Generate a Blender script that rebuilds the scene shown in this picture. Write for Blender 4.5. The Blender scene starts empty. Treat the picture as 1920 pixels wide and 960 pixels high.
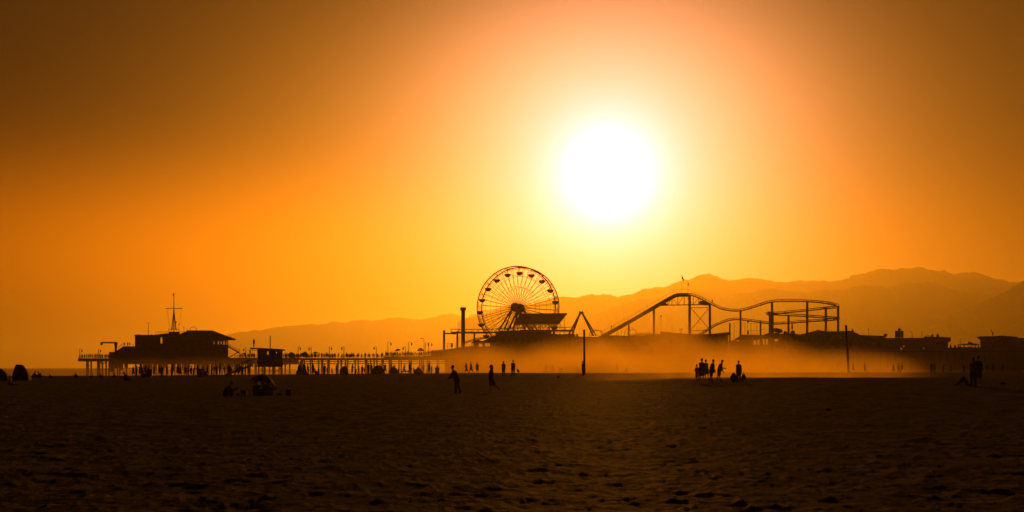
import bpy, bmesh, math, random
import numpy as np
from mathutils import Vector, Matrix
random.seed(7)
F = 2000.0            # focal length of the photograph in its own pixels
HY = 690.0            # horizon row
CAMZ = 1.6
PI = math.pi
scene = bpy.context.scene
COL = scene.collection
def srgb(r, g, b):
    f = lambda c: (c/255/12.92) if c/255 < .04045 else ((c/255+.055)/1.055)**2.4
    return (f(r), f(g), f(b))

# ---------------------------------------------------------------- materials
def nt(m):
    m.use_nodes = True
    return m.node_tree, m.node_tree.nodes, m.node_tree.links
def material(name, c1, c2, scale=3.0, rough=.7, metal=0.0, bump=.3, detail=6, stretch=(1, 1, 1)):
    m = bpy.data.materials.new(name)
    t, N, L = nt(m)
    b = N['Principled BSDF']
    b.inputs['Roughness'].default_value = rough
    b.inputs['Metallic'].default_value = metal
    tc = N.new('ShaderNodeTexCoord'); mp = N.new('ShaderNodeMapping'); mp.inputs['Scale'].default_value = stretch
    n = N.new('ShaderNodeTexNoise'); n.inputs['Scale'].default_value = scale; n.inputs['Detail'].default_value = detail
    r = N.new('ShaderNodeValToRGB')
    r.color_ramp.elements[0].position = .35; r.color_ramp.elements[0].color = (*c1, 1)
    r.color_ramp.elements[1].position = .65; r.color_ramp.elements[1].color = (*c2, 1)
    L.new(tc.outputs['Object'], mp.inputs[0]); L.new(mp.outputs[0], n.inputs['Vector'])
    L.new(n.outputs['Fac'], r.inputs[0]); L.new(r.outputs[0], b.inputs['Base Color'])
    if bump:
        bp = N.new('ShaderNodeBump'); bp.inputs['Strength'].default_value = bump; bp.inputs['Distance'].default_value = .05
        L.new(n.outputs['Fac'], bp.inputs['Height']); L.new(bp.outputs[0], b.inputs['Normal'])
    return m
M = {}
M['wood'] = material('weathered_wood', (.10, .07, .045), (.18, .13, .09), 4, .85, 0, .4, 6, (1, 1, 6))
M['pile'] = material('pier_pile_wood', (.05, .035, .025), (.11, .08, .055), 5, .9, 0, .5, 6, (4, 4, 1))
M['steel'] = material('painted_steel', (.16, .10, .07), (.24, .15, .10), 6, .55, .2, .1)
M['track'] = material('coaster_paint', (.22, .13, .05), (.30, .18, .07), 5, .5, .1, .1)
M['white'] = material('white_paint', (.45, .43, .40), (.62, .60, .56), 3, .6, 0, .15)
M['wall'] = material('building_wall_paint', (.22, .18, .14), (.32, .27, .21), 1.5, .8, 0, .2)
M['wall2'] = material('blue_grey_wall_paint', (.14, .15, .16), (.22, .22, .22), 1.2, .8, 0, .2)
M['roof'] = material('roof_shingle', (.06, .045, .04), (.12, .09, .075), 8, .9, 0, .4)
M['dark'] = material('dark_metal', (.03, .028, .025), (.06, .055, .05), 8, .5, .3, .1)
M['canvas'] = material('canvas_cloth', (.20, .11, .07), (.30, .17, .10), 3, .9, 0, .2)
M['canvas2'] = material('blue_canvas_cloth', (.06, .09, .16), (.10, .14, .22), 3, .9, 0, .2)
M['canvas3'] = material('red_canvas_cloth', (.35, .05, .03), (.5, .09, .05), 3, .9, 0, .2)
M['skin'] = material('skin', (.30, .17, .11), (.36, .21, .14), 6, .6, 0, .05)
M['hair'] = material('hair', (.012, .009, .007), (.03, .02, .014), 30, .6, 0, .3)
M['cloth1'] = material('dark_cloth', (.03, .03, .035), (.05, .05, .06), 12, .9, 0, .3)
M['cloth2'] = material('brown_cloth', (.09, .06, .045), (.13, .09, .06), 12, .9, 0, .3)
M['cloth3'] = material('pale_cloth', (.38, .33, .28), (.48, .43, .36), 12, .9, 0, .3)
M['cloth4'] = material('striped_cloth', (.05, .05, .06), (.4, .36, .3), 3.2, .9, 0, .1, 0, (.1, .1, 5))
M['plastic'] = material('cooler_plastic', (.05, .06, .09), (.08, .09, .13), 6, .4, 0, .05)
M['bark'] = material('bark', (.07, .05, .035), (.12, .09, .06), 8, .9, 0, .5)
M['leaf'] = material('dark_foliage', (.03, .045, .02), (.06, .08, .035), 4, .8, 0, .3)
def glass_mat():
    m = bpy.data.materials.new('window_glass'); t, N, L = nt(m)
    for n in list(N): N.remove(n)
    o = N.new('ShaderNodeOutputMaterial'); tr = N.new('ShaderNodeBsdfTransparent'); gl = N.new('ShaderNodeBsdfGlossy')
    tr.inputs[0].default_value = (.82, .84, .82, 1); gl.inputs['Roughness'].default_value = .05
    fr = N.new('ShaderNodeFresnel'); mx = N.new('ShaderNodeMixShader')
    L.new(fr.outputs[0], mx.inputs[0]); L.new(tr.outputs[0], mx.inputs[1]); L.new(gl.outputs[0], mx.inputs[2]); L.new(mx.outputs[0], o.inputs[0])
    return m
M['glass'] = glass_mat()

# ---------------------------------------------------------------- terrain shape
def _ss(t):
    t = np.clip(t, 0, 1); return t*t*(3-2*t)
def ground(x, y):
    x = np.asarray(x, float); y = np.asarray(y, float)
    yy = np.maximum(y, 8.0); u = np.clip(x/yy, -.7, .7)
    H = np.interp(u, [-.5, -.36, -.2, -.03, .1, .5], [.2, .25, .5, .80, .85, .85])
    D1 = np.interp(u, [-.5, -.36, -.2, -.03, .03, .175, .3, .5], [160, 160, 150, 118, 112, 88, 76, 76])
    D0 = np.interp(u, [-.5, -.2, -.03, .05, .175, .3, .5], [60, 58, 62, 60, 48, 32, 32])
    z = H*_ss((yy-D0)/(D1-D0))
    land = _ss((u+.10)/.12)
    z = z-(1-land)*3.2*_ss((yy-188)/120)
    far = _ss((u-.06)/.1)
    z = z-(1-far)*land*3.2*_ss((yy-430)/200)
    return z
def gz(x, y): return float(ground(x, y))
def P(px, py, d): return Vector(((px-960)*d/F, d, CAMZ+(HY-py)*d/F))
def solve_d(px, py, lo=25, hi=185):
    """distance along this column where the beach shows at row py"""
    best, bd = 1e9, 100
    u = (px-960)/F
    for i in range(641):
        d = lo+(hi-lo)*i/640
        r = HY-(gz(u*d, d)-CAMZ)*F/d
        if abs(r-py) < best-1e-3: best, bd = abs(r-py), d
    return bd

# ---------------------------------------------------------------- mesh builder
class MB:
    def __init__(s): s.v = []; s.f = []
    def add(s, vs, fs):
        o = len(s.v); s.v += [tuple(v) for v in vs]; s.f += [tuple(i+o for i in f) for f in fs]; return s
    def box(s, c, size, rot=None):
        c = Vector(c); hx, hy, hz = size[0]/2, size[1]/2, size[2]/2
        vs = [Vector((a*hx, b*hy, d*hz)) for a in (-1, 1) for b in (-1, 1) for d in (-1, 1)]
        if rot is not None: vs = [rot @ v for v in vs]
        return s.add([v+c for v in vs], [(0, 1, 3, 2), (4, 6, 7, 5), (0, 4, 5, 1), (2, 3, 7, 6), (0, 2, 6, 4), (1, 5, 7, 3)])
    def bounds(s, x0, x1, y0, y1, z0, z1): return s.box(((x0+x1)/2, (y0+y1)/2, (z0+z1)/2), (abs(x1-x0), abs(y1-y0), abs(z1-z0)))
    def bar(s, p, q, w, h=None):
        """square bar from p to q, w across, h in the vertical sense"""
        h = w if h is None else h
        p, q = Vector(p), Vector(q); d = q-p; L = d.length
        if L < 1e-6: return s
        d.normalize(); up = Vector((0, 0, 1))
        if abs(d.z) > .98: up = Vector((0, 1, 0))
        a = d.cross(up).normalized(); b = a.cross(d)
        R = Matrix((a, d, b)).transposed()
        return s.box((p+q)/2, (w, L, h), R)
    def tube(s, pts, r, n=6, cap=True):
        pts = [Vector(p) for p in pts]; rr = r if isinstance(r, (list, tuple)) else [r]*len(pts)
        vs = []; fs = []; a = None
        for i, p in enumerate(pts):
            t = (pts[min(i+1, len(pts)-1)]-pts[max(i-1, 0)])
            if t.length < 1e-9: t = Vector((0, 0, 1))
            t.normalize()
            if a is None:
                a = t.cross(Vector((0, 0, 1)) if abs(t.z) < .9 else Vector((1, 0, 0))).normalized()
            else:
                a = (a-t*a.dot(t)); a = a.normalized() if a.length > 1e-6 else t.orthogonal().normalized()
            b = t.cross(a)
            for k in range(n):
                an = 2*PI*k/n; vs.append(p+(a*math.cos(an)+b*math.sin(an))*rr[i])
        for i in range(len(pts)-1):
            for k in range(n): fs.append((i*n+k, i*n+(k+1) % n, (i+1)*n+(k+1) % n, (i+1)*n+k))
        if cap: fs.append(tuple(range(n-1, -1, -1))); fs.append(tuple((len(pts)-1)*n+k for k in range(n)))
        return s.add(vs, fs)
    def ring(s, c, R, r, ax, ay, n=64, m=5):
        c = Vector(c); ax = Vector(ax); ay = Vector(ay)
        az = ax.cross(ay).normalized(); vs = []; fs = []
        for i in range(n):
            a = 2*PI*i/n; d = ax*math.cos(a)+ay*math.sin(a)
            for k in range(m):
                b = 2*PI*k/m; vs.append(c+d*(R+r*math.cos(b))+az*r*math.sin(b))
        for i in range(n):
            for k in range(m): fs.append((i*m+k, ((i+1) % n)*m+k, ((i+1) % n)*m+(k+1) % m, i*m+(k+1) % m))
        return s.add(vs, fs)
    def lathe(s, c, prof, n=16, ax=(1, 0, 0), ay=(0, 1, 0), az=(0, 0, 1)):
        """prof: (radius, height) pairs"""
        c = Vector(c); ax = Vector(ax); ay = Vector(ay); az = Vector(az); vs = []; fs = []
        for (r, h) in prof:
            for k in range(n):
                a = 2*PI*k/n; vs.append(c+(ax*math.cos(a)+ay*math.sin(a))*max(r, .001)+az*h)
        for i in range(len(prof)-1):
            for k in range(n): fs.append((i*n+k, i*n+(k+1) % n, (i+1)*n+(k+1) % n, (i+1)*n+k))
        fs.append(tuple(range(n-1, -1, -1))); fs.append(tuple((len(prof)-1)*n+k for k in range(n)))
        return s.add(vs, fs)
    def prism(s, poly, y0, y1):
        """closed outline (x,z) given a thickness from y0 to y1"""
        n = len(poly)
        vs = [(x, y0, z) for x, z in poly]+[(x, y1, z) for x, z in poly]
        fs = [tuple(range(n)), tuple(range(2*n-1, n-1, -1))]+[(i, i+n, (i+1) % n+n, (i+1) % n) for i in range(n)]
        return s.add(vs, fs)
    def ball(s, c, r, n=10, m=7):
        rx, ry, rz = r if isinstance(r, (tuple, list)) else (r, r, r)
        c = Vector(c)
        vs = [c+Vector((0, 0, -rz))]; fs = []
        for i in range(1, m):
            a = -PI/2+PI*i/m
            for k in range(n):
                b = 2*PI*k/n; vs.append(c+Vector((rx*math.cos(a)*math.cos(b), ry*math.cos(a)*math.sin(b), rz*math.sin(a))))
        vs.append(c+Vector((0, 0, rz)))
        for k in range(n): fs.append((0, 1+(k+1) % n, 1+k))
        for i in range(m-2):
            for k in range(n): fs.append((1+i*n+k, 1+i*n+(k+1) % n, 1+(i+1)*n+(k+1) % n, 1+(i+1)*n+k))
        t = len(vs)-1
        for k in range(n): fs.append((t, 1+(m-2)*n+k, 1+(m-2)*n+(k+1) % n))
        return s.add(vs, fs)
    def build(s, name, mat, parent=None, smooth=False, bevel=0):
        """mesh built in world coordinates; origin at its parent (or its own base)"""
        if not s.v: raise ValueError('empty mesh '+name)
        if parent is None:
            xs = [v[0] for v in s.v]; ys = [v[1] for v in s.v]; zs = [v[2] for v in s.v]
            org = Vector(((min(xs)+max(xs))/2, (min(ys)+max(ys))/2, min(zs)))
        else:
            org = Vector(parent['_o'])
        me = bpy.data.meshes.new(name)
        me.from_pydata([tuple(Vector(v)-org) for v in s.v], [], s.f); me.update()
        bm = bmesh.new(); bm.from_mesh(me); bmesh.ops.recalc_face_normals(bm, faces=bm.faces)
        if bevel: bmesh.ops.bevel(bm, geom=bm.edges[:], offset=bevel, segments=1, affect='EDGES')
        bm.to_mesh(me); bm.free()
        if smooth: me.polygons.foreach_set('use_smooth', [True]*len(me.polygons))
        me.materials.append(M[mat] if isinstance(mat, str) else mat)
        o = bpy.data.objects.new(name, me); COL.objects.link(o)
        o['_o'] = tuple(org)
        if parent is None: o.location = org
        else: o.parent = parent
        return o
def tag(o, label=None, cat=None, group=None, kind=None):
    if label: o['label'] = label
    if cat: o['category'] = cat
    if group: o['group'] = group
    if kind: o['kind'] = kind
    return o
def thing(name, loc, label, cat, group=None):
    o = bpy.data.objects.new(name, None); COL.objects.link(o); o.empty_display_size = .5
    o.location = loc; o['_o'] = tuple(Vector(loc))
    return tag(o, label, cat, group)
def kids(o): return [c for c in bpy.data.objects if c.parent == o]
def copy_tree(src, tree, loc, rotz=0, scale=1.0, label=None, group=None):
    """tree: {object: [children]} of the source, copied object by object"""
    def rec(o, par):
        c = o.copy(); COL.objects.link(c); c.parent = par
        for ch in tree.get(o.name, []): rec(ch, c)
        return c
    r = rec(src, None); r.location = loc; r.rotation_euler = (0, 0, rotz); r.scale = (scale,)*3
    if label: r['label'] = label
    if group: r['group'] = group
    elif 'group' in r: del r['group']
    return r
def tree_of(o):
    t = {}
    def rec(a):
        k = kids(a); t[a.name] = k
        for c in k: rec(c)
    rec(o); return t
SUN_E = 1.55
SUN_C = (1.0, .30, .006)
SKY_K = 0.001
SKY_LAYERS = [(1.1, 1.1, 0, 0, 2.0, (5, 4.6, 4.6)), (2.1, 2.1, 0, 0, 1.5, (.9, .8, 1.5)), (3.7, 3.7, 0, 0, 1.3, (1.4, .45, 1.15)), (9.0, 7.7, 0, 1.2, 2.3, (1.1, .50, .22)), (16, 8.0, -3, 0.0, 2.6, (.50, .16, .008)), (24, 4.8, -9, -5.0, 2.4, (1.2, .25, .0))]
HAZE_TOP = 790
HAZE_D = .000074
HAZE_C = (1, .92, .28, 1)
HAZE_G = .77
DUST_C = (1, .74, .07, 1)
DUSTS = [(22, 205, .8, 62, 80, 6.5, .008, 'broad thin veil of dust low over the beach', 3.3, .07, 1.2),
 (9, 165, .8, 10, 14, 6.5, .13, 'dust puff behind the tall centre post', 1.3, .14, 1.1), (24, 190, .8, 14, 15, 11.5, .12, 'tallest dust plume below the coaster lift hill', 2.3, .1, 1.1),
 (39, 175, .8, 13, 14, 7, .075, 'dust plume behind the walking group', 4.3, .13, 1.1), (-8, 175, .8, 15, 15, 5.5, .07, 'low dust behind the three distant walkers', 5.3, .13, 1.1), (58, 185, .8, 14, 14, 4.5, .04, 'fading dust near the leaning post', 6.3, .13, 1.1),
 (16, 150, .8, 12, 10, 3.5, .10, 'ground hugging dust right of the tall centre post', 8.3, .16, 1.1), (20, 85, .4, 15, 9, 3.0, .11, 'dust kicked up round the legs of the walking group', 5.1, .3, 1.2), (-75, 250, -1, 90, 70, 6, .004, 'thin dust drifting along the open pier piles', 7.7, .07, 1.3)]
SAND_AMP = .85
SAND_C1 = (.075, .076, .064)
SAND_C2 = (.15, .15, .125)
# ---------------------------------------------------------------- camera
cam_d = bpy.data.cameras.new('camera'); cam = bpy.data.objects.new('camera', cam_d); COL.objects.link(cam)
cam.location = (0, 0, CAMZ); cam.rotation_euler = (PI/2, 0, 0)
cam_d.sensor_width = 36; cam_d.lens = 36*F/1920; cam_d.shift_y = (HY-480)/1920
cam_d.clip_start = .1; cam_d.clip_end = 90000
scene.camera = cam
scene.view_settings.view_transform = 'Standard'; scene.view_settings.look = 'None'
scene.view_settings.exposure = 0; scene.view_settings.gamma = 1
try: scene.view_settings.use_curve_mapping = False
except Exception: pass
scene.render.engine = 'CYCLES'
scene.cycles.use_denoising = True
scene.cycles.max_bounces = 8; scene.cycles.volume_bounces = 1; scene.cycles.transparent_max_bounces = 16
scene.cycles.diffuse_bounces = 2; scene.cycles.glossy_bounces = 2
scene.cycles.sample_clamp_indirect = 4

# ---------------------------------------------------------------- sun and sky
SUN_AZ = math.atan((1140-960)/F)
SUN_EL = math.atan((HY-330)/math.hypot(F, 180))
S = Vector((math.sin(SUN_AZ)*math.cos(SUN_EL), math.cos(SUN_AZ)*math.cos(SUN_EL), math.sin(SUN_EL)))
sl = bpy.data.lights.new('sun', 'SUN'); so = bpy.data.objects.new('sun', sl); COL.objects.link(so)
sl.energy = SUN_E; sl.color = SUN_C; sl.angle = math.radians(.53)
so.rotation_euler = S.to_track_quat('Z', 'Y').to_euler(); so.location = (0, 0, 80)

w = bpy.data.worlds.new('World'); scene.world = w; w.use_nodes = True
N, L = w.node_tree.nodes, w.node_tree.links
bg = N['Background']; bg.inputs['Strength'].default_value = 1.0
sky = N.new('ShaderNodeTexSky'); sky.sky_type = 'NISHITA'; sky.sun_disc = False
sky.sun_elevation = SUN_EL; sky.sun_rotation = SUN_AZ
sky.air_density = 2.0; sky.dust_density = 6.0
tc = N.new('ShaderNodeTexCoord')
def val(x, sock):
    if isinstance(x, (int, float)): sock.default_value = x
    else: L.new(x, sock)
def mth(op, a, b=0.0, c=None):
    n = N.new('ShaderNodeMath'); n.operation = op; val(a, n.inputs[0]); val(b, n.inputs[1])
    if c is not None: val(c, n.inputs[2])
    return n.outputs[0]
sep = N.new('ShaderNodeSeparateXYZ'); L.new(tc.outputs['Generated'], sep.inputs[0])
az = mth('ARCTAN2', sep.outputs[0], sep.outputs[1]); el = mth('ARCSINE', sep.outputs[2])
daz = mth('SUBTRACT', az, SUN_AZ); de = mth('SUBTRACT', el, SUN_EL)
def vscale(color, fac):
    n = N.new('ShaderNodeVectorMath'); n.operation = 'SCALE'
    if hasattr(color, 'default_value') or hasattr(color, 'is_linked'): L.new(color, n.inputs[0])
    else: n.inputs[0].default_value = color
    val(fac, n.inputs['Scale']); return n.outputs[0]
def vadd(a, b):
    n = N.new('ShaderNodeVectorMath'); n.operation = 'ADD'; L.new(a, n.inputs[0]); L.new(b, n.inputs[1]); return n.outputs[0]
# hazy evening sky: the Nishita base plus the aureole that dust in the air spreads round the sun
total = vscale(sky.outputs[0], SKY_K)
for (sa, se, oa, off, pw, col) in SKY_LAYERS:
    a = mth("DIVIDE", mth("SUBTRACT", daz, math.radians(oa)), math.radians(sa)); b = mth('DIVIDE', mth('SUBTRACT', de, math.radians(off)), math.radians(se))
    q = mth('ADD', mth('MULTIPLY', a, a), mth('MULTIPLY', b, b))
    q = mth('POWER', q, pw/2)
    g = mth('EXPONENT', mth('MULTIPLY', q, -1.0))
    total = vadd(total, vscale(col, g))
L.new(total, bg.inputs['Color'])

# ---------------------------------------------------------------- haze
hz = MB().bounds(-30000, 30000, -400, 40000, -6, HAZE_TOP)
m = bpy.data.materials.new('haze_air'); t, N2, L2 = nt(m)
for n in list(N2): N2.remove(n)
o_ = N2.new('ShaderNodeOutputMaterial'); pv = N2.new('ShaderNodeVolumePrincipled')
pv.inputs['Color'].default_value = HAZE_C; pv.inputs['Density'].default_value = HAZE_D; pv.inputs['Anisotropy'].default_value = HAZE_G
L2.new(pv.outputs[0], o_.inputs['Volume'])
tag(hz.build('haze', m), 'pale evening haze filling the air over beach and sea', 'haze', kind='stuff')

# blown sand hanging over the beach in front of the pier
def dust(name, cx, cy, cz, rx, ry, rz, dens, label, seed, nscale=.06, power=1.6):
    b = MB().ball((cx, cy, cz), (rx, ry, rz), 24, 12)
    m = bpy.data.materials.new('blown_dust'); t, N2, L2 = nt(m)
    for n in list(N2): N2.remove(n)
    o_ = N2.new('ShaderNodeOutputMaterial'); pv = N2.new('ShaderNodeVolumePrincipled')
    pv.inputs['Color'].default_value = DUST_C; pv.inputs['Anisotropy'].default_value = .6
    tc = N2.new('ShaderNodeTexCoord'); mp = N2.new('ShaderNodeMapping')
    mp.inputs['Scale'].default_value = (1/rx, 1/ry, 1/rz); mp.inputs['Location'].default_value = (0, 0, -1)
    ln = N2.new('ShaderNodeVectorMath'); ln.operation = 'LENGTH'
    L2.new(tc.outputs['Object'], mp.inputs[0]); L2.new(mp.outputs[0], ln.inputs[0])
    mr = N2.new('ShaderNodeMapRange'); mr.inputs['From Min'].default_value = 1; mr.inputs['From Max'].default_value = 0
    mr.inputs['To Min'].default_value = 0; mr.inputs['To Max'].default_value = 1
    L2.new(ln.outputs['Value'], mr.inputs[0])
    pw = N2.new('ShaderNodeMath'); pw.operation = 'POWER'; L2.new(mr.outputs[0], pw.inputs[0]); pw.inputs[1].default_value = power
    nz = N2.new('ShaderNodeTexNoise'); nz.noise_dimensions = '4D'; nz.inputs['W'].default_value = seed
    nz.inputs['Scale'].default_value = nscale; nz.inputs['Detail'].default_value = 3
    L2.new(tc.outputs['Object'], nz.inputs['Vector'])
    nr = N2.new('ShaderNodeMapRange'); nr.inputs['From Min'].default_value = .34; nr.inputs['From Max'].default_value = .68
    nr.inputs['To Min'].default_value = 0.0; nr.inputs['To Max'].default_value = 2.3; L2.new(nz.outputs['Fac'], nr.inputs[0])
    mu = N2.new('ShaderNodeMath'); mu.operation = 'MULTIPLY'; L2.new(pw.outputs[0], mu.inputs[0]); L2.new(nr.outputs[0], mu.inputs[1])
    m2 = N2.new('ShaderNodeMath'); m2.operation = 'MULTIPLY'; L2.new(mu.outputs[0], m2.inputs[0]); m2.inputs[1].default_value = dens
    L2.new(m2.outputs[0], pv.inputs['Density']); L2.new(pv.outputs[0], o_.inputs['Volume'])
    try: m.cycles.volume_step_rate = 1.0
    except Exception: pass
    return tag(b.build(name, m), label, 'dust', kind='stuff')
scene.cycles.volume_max_steps = 256
for d_ in DUSTS: dust('dust_cloud', *d_)

# ---------------------------------------------------------------- the sand
def lattice(seed):
    r = np.random.default_rng(seed); return r.random((256, 256))
def vnoise(x, y, lat):
    xi = np.floor(x).astype(int); yi = np.floor(y).astype(int); fx = x-xi; fy = y-yi
    fx = fx*fx*fx*(fx*(fx*6-15)+10); fy = fy*fy*fy*(fy*(fy*6-15)+10)
    a = lat[xi & 255, yi & 255]; b = lat[(xi+1) & 255, yi & 255]; c = lat[xi & 255, (yi+1) & 255]; d = lat[(xi+1) & 255, (yi+1) & 255]
    return (a*(1-fx)+b*fx)*(1-fy)+(c*(1-fx)+d*fx)*fy-.5
def rotc(x, y, a): return x*math.cos(a)-y*math.sin(a), x*math.sin(a)+y*math.cos(a)
def pits(x, y, cell, seed):
    """footprint dents: one soft-edged hollow with a raised rim per cell"""
    r = np.random.default_rng(seed); jx = r.random((256, 256)); jy = r.random((256, 256)); sz = r.random((256, 256)); an = r.random((256, 256))*PI
    out = np.zeros_like(x); X = x/cell; Y = y/cell; xi = np.floor(X).astype(int); yi = np.floor(Y).astype(int)
    for i in (-1, 0, 1):
        for j in (-1, 0, 1):
            a = (xi+i) & 255; b = (yi+j) & 255
            dx = X-(xi+i+jx[a, b]); dy = Y-(yi+j+jy[a, b]); ca, sa = np.cos(an[a, b]), np.sin(an[a, b])
            ex = dx*ca+dy*sa; ey = (-dx*sa+dy*ca)*1.7
            q = np.sqrt(ex*ex+ey*ey)/(.28+.3*sz[a, b])
            out += (-np.exp(-(q*1.25)**4)*1.0+.55*np.exp(-((q-1.25)*3.2)**2))*(.3+.7*sz[a, b])
    return out
ys = [-60, -40, -25, -15, -8, -3, 1, 4, 6.5, 8]
y = 9.0
while y < 185: ys.append(y); y += max(.04, (y)*.0058)
y = 190
while y < 34000: ys.append(y); y *= 1.09
ys = np.array(ys)
us = np.concatenate([np.linspace(-3, -.62, 14)[:-1], np.linspace(-.62, .62, 1150), np.linspace(.62, 3, 14)[1:]])
U, Y = np.meshgrid(us, ys)
X = U*np.maximum(Y+8, 30*0+np.where(Y < 1, 60+0*Y, Y+8))*np.where(Y < 1, 1, 1)
X = U*np.where(Y < 1, 9-(Y-1)*.2, Y+8)
X = np.clip(X, -29000, 29000)
Z = ground(X, Y)
amp = np.clip((200-Y)/60, 0, 1)*np.clip(1.15-Y/170, .35, 1)
x1, y1 = rotc(X, Y, .5); x2, y2 = rotc(X, Y, 1.3)
rdg = lambda a, b, c, k: (1-np.abs(2*vnoise(a/c, b/c, lattice(k))))**3-.3
dz = .09*vnoise(x1/3.1, y1/3.1, lattice(1))+.05*vnoise(x2/1.15, y2/1.15, lattice(2))+.038*rdg(x1, y1, .62, 3)+.026*rdg(x2, y2, .29, 4)
x3, y3 = rotc(X, Y, .9)
dz += .009*pits(X+3, Y, .42, 11)+.011*pits(x3, y3, .25, 12)
Z = Z+dz*amp*SAND_AMP
nr, nc = Z.shape
vs = np.stack([X, Y, Z], -1).reshape(-1, 3).astype(np.float32)
idx = np.arange(nr*nc).reshape(nr, nc)
fa = np.stack([idx[:-1, :-1], idx[:-1, 1:], idx[1:, 1:], idx[1:, :-1]], -1).reshape(-1, 4).astype(np.int32)
me = bpy.data.meshes.new('sand')
me.vertices.add(len(vs)); me.vertices.foreach_set('co', vs.ravel())
me.loops.add(fa.size); me.loops.foreach_set('vertex_index', fa.ravel())
me.polygons.add(len(fa)); me.polygons.foreach_set('loop_start', np.arange(0, fa.size, 4, dtype=np.int32))
me.polygons.foreach_set('loop_total', np.full(len(fa), 4, np.int32))
me.update(calc_edges=True)
me.polygons.foreach_set('use_smooth', np.ones(len(fa), bool))
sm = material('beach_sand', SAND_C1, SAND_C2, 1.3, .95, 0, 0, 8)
t, N2, L2 = nt(sm); b = N2['Principled BSDF']; tc = [n for n in N2 if n.type == 'TEX_COORD'][0]
n1 = N2.new('ShaderNodeTexNoise'); n1.inputs['Scale'].default_value = 2.6; n1.inputs['Detail'].default_value = 9; n1.inputs['Roughness'].default_value = .65
bp = N2.new('ShaderNodeBump'); bp.inputs['Strength'].default_value = 1; bp.inputs['Distance'].default_value = .16
L2.new(tc.outputs['Object'], n1.inputs['Vector']); L2.new(n1.outputs['Fac'], bp.inputs['Height']); L2.new(bp.outputs[0], b.inputs['Normal'])
b.inputs['Specular IOR Level'].default_value = 0.0
gs = N2.new('ShaderNodeBsdfGlossy'); gs.inputs['Color'].default_value = (.55, .55, .5, 1); gs.inputs['Roughness'].default_value = .5; L2.new(bp.outputs[0], gs.inputs['Normal'])
mx_ = N2.new('ShaderNodeMixShader'); mx_.inputs[0].default_value = .024; L2.new(b.outputs[0], mx_.inputs[1]); L2.new(gs.outputs[0], mx_.inputs[2])
L2.new(mx_.outputs[0], [n for n in N2 if n.type == 'OUTPUT_MATERIAL'][0].inputs['Surface'])
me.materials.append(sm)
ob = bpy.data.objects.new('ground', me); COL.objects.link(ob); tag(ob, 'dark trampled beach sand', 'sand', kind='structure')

# ---------------------------------------------------------------- sea
sea = MB(); sea.add([(-29500, 185, -1.2), (29500, 185, -1.2), (29500, 39500, -1.2), (-29500, 39500, -1.2)], [(0, 1, 2, 3)])
m = material('sea_water', (.015, .02, .022), (.02, .028, .03), .3, .28, 0, 0)
t, N2, L2 = nt(m); b = N2['Principled BSDF']; tc = [n for n in N2 if n.type == 'TEX_COORD'][0]
mp = N2.new('ShaderNodeMapping'); mp.inputs['Scale'].default_value = (.35, 1, 1)
n1 = N2.new('ShaderNodeTexNoise'); n1.inputs['Scale'].default_value = .45; n1.inputs['Detail'].default_value = 6
bp = N2.new('ShaderNodeBump'); b.inputs['Specular IOR Level'].default_value = .3; bp.inputs['Strength'].default_value = 1; bp.inputs['Distance'].default_value = .9
L2.new(tc.outputs['Object'], mp.inputs[0]); L2.new(mp.outputs[0], n1.inputs['Vector']); L2.new(n1.outputs['Fac'], bp.inputs['Height']); L2.new(bp.outputs[0], b.inputs['Normal'])
tag(sea.build('sea', m), 'calm sea glinting with low sun', 'sea', kind='structure')

# ---------------------------------------------------------------- hills
hm = material('hill_scrub', (.05, .05, .03), (.10, .09, .055), .004, .95, 0, 0, 10)
def hills(pts, D, width, seed, label):
    xs = np.array([p[0] for p in pts], float); hs = (HY-np.array([p[1] for p in pts], float))/F*D+CAMZ
    pxs = np.linspace(xs[0], xs[-1], 900); crest = np.interp(pxs, xs, hs)
    k = np.array([1, 2, 1.])/4; crest = np.convolve(np.pad(crest, 1, 'edge'), k, 'valid')
    ux = (pxs-960)/F*D
    rr = np.random.default_rng(seed); jit = (vnoise(ux/D*90, ux*0+seed, lattice(seed))*.0022+vnoise(ux/D*260, ux*0+seed, lattice(seed+1))*.0012+vnoise(ux/D*700, ux*0+seed, lattice(seed+5))*.0006)*D
    crest = np.maximum(crest+jit*np.clip(crest/(.05*D), .15, 1), 1)
    ts = np.linspace(-1, 1, 34); V = []
    for t_ in ts:
        fall = (1-abs(t_)**1.15)
        spur = vnoise(ux/(D*.035), ux*0+t_*3.0, lattice(seed+2))*2.2*(1-abs(t_))*abs(t_)*4
        h = crest*np.clip(fall*(1+.28*spur), 0, .999 if abs(t_) > .04 else 1)
        V.append(np.stack([ux*(1+t_*width/D*.0), np.full_like(ux, D+t_*width), h-4*abs(t_)], -1))
    V = np.array(V); nr, nc = V.shape[:2]; idx = np.arange(nr*nc).reshape(nr, nc)
    fa = np.stack([idx[:-1, :-1], idx[:-1, 1:], idx[1:, 1:], idx[1:, :-1]], -1).reshape(-1, 4)
    me = bpy.data.meshes.new('hills'); me.from_pydata(V.reshape(-1, 3).tolist(), [], fa.tolist()); me.update()
    me.polygons.foreach_set('use_smooth', [True]*len(me.polygons)); me.materials.append(hm)
    o = bpy.data.objects.new('hills', me); COL.objects.link(o); tag(o, label, 'hills', kind='structure')
hills([(300, 688), (400, 634), (430, 626), (475, 618), (520, 612), (560, 608), (600, 605), (640, 602), (680, 600), (730, 598), (790, 600), (812, 594), (822, 589), (830, 586), (850, 588), (875, 592), (890, 588), (960, 572), (1030, 575), (1200, 690)], 13500, 1500, 21, 'faint low ridge running far out to the left')
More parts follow.
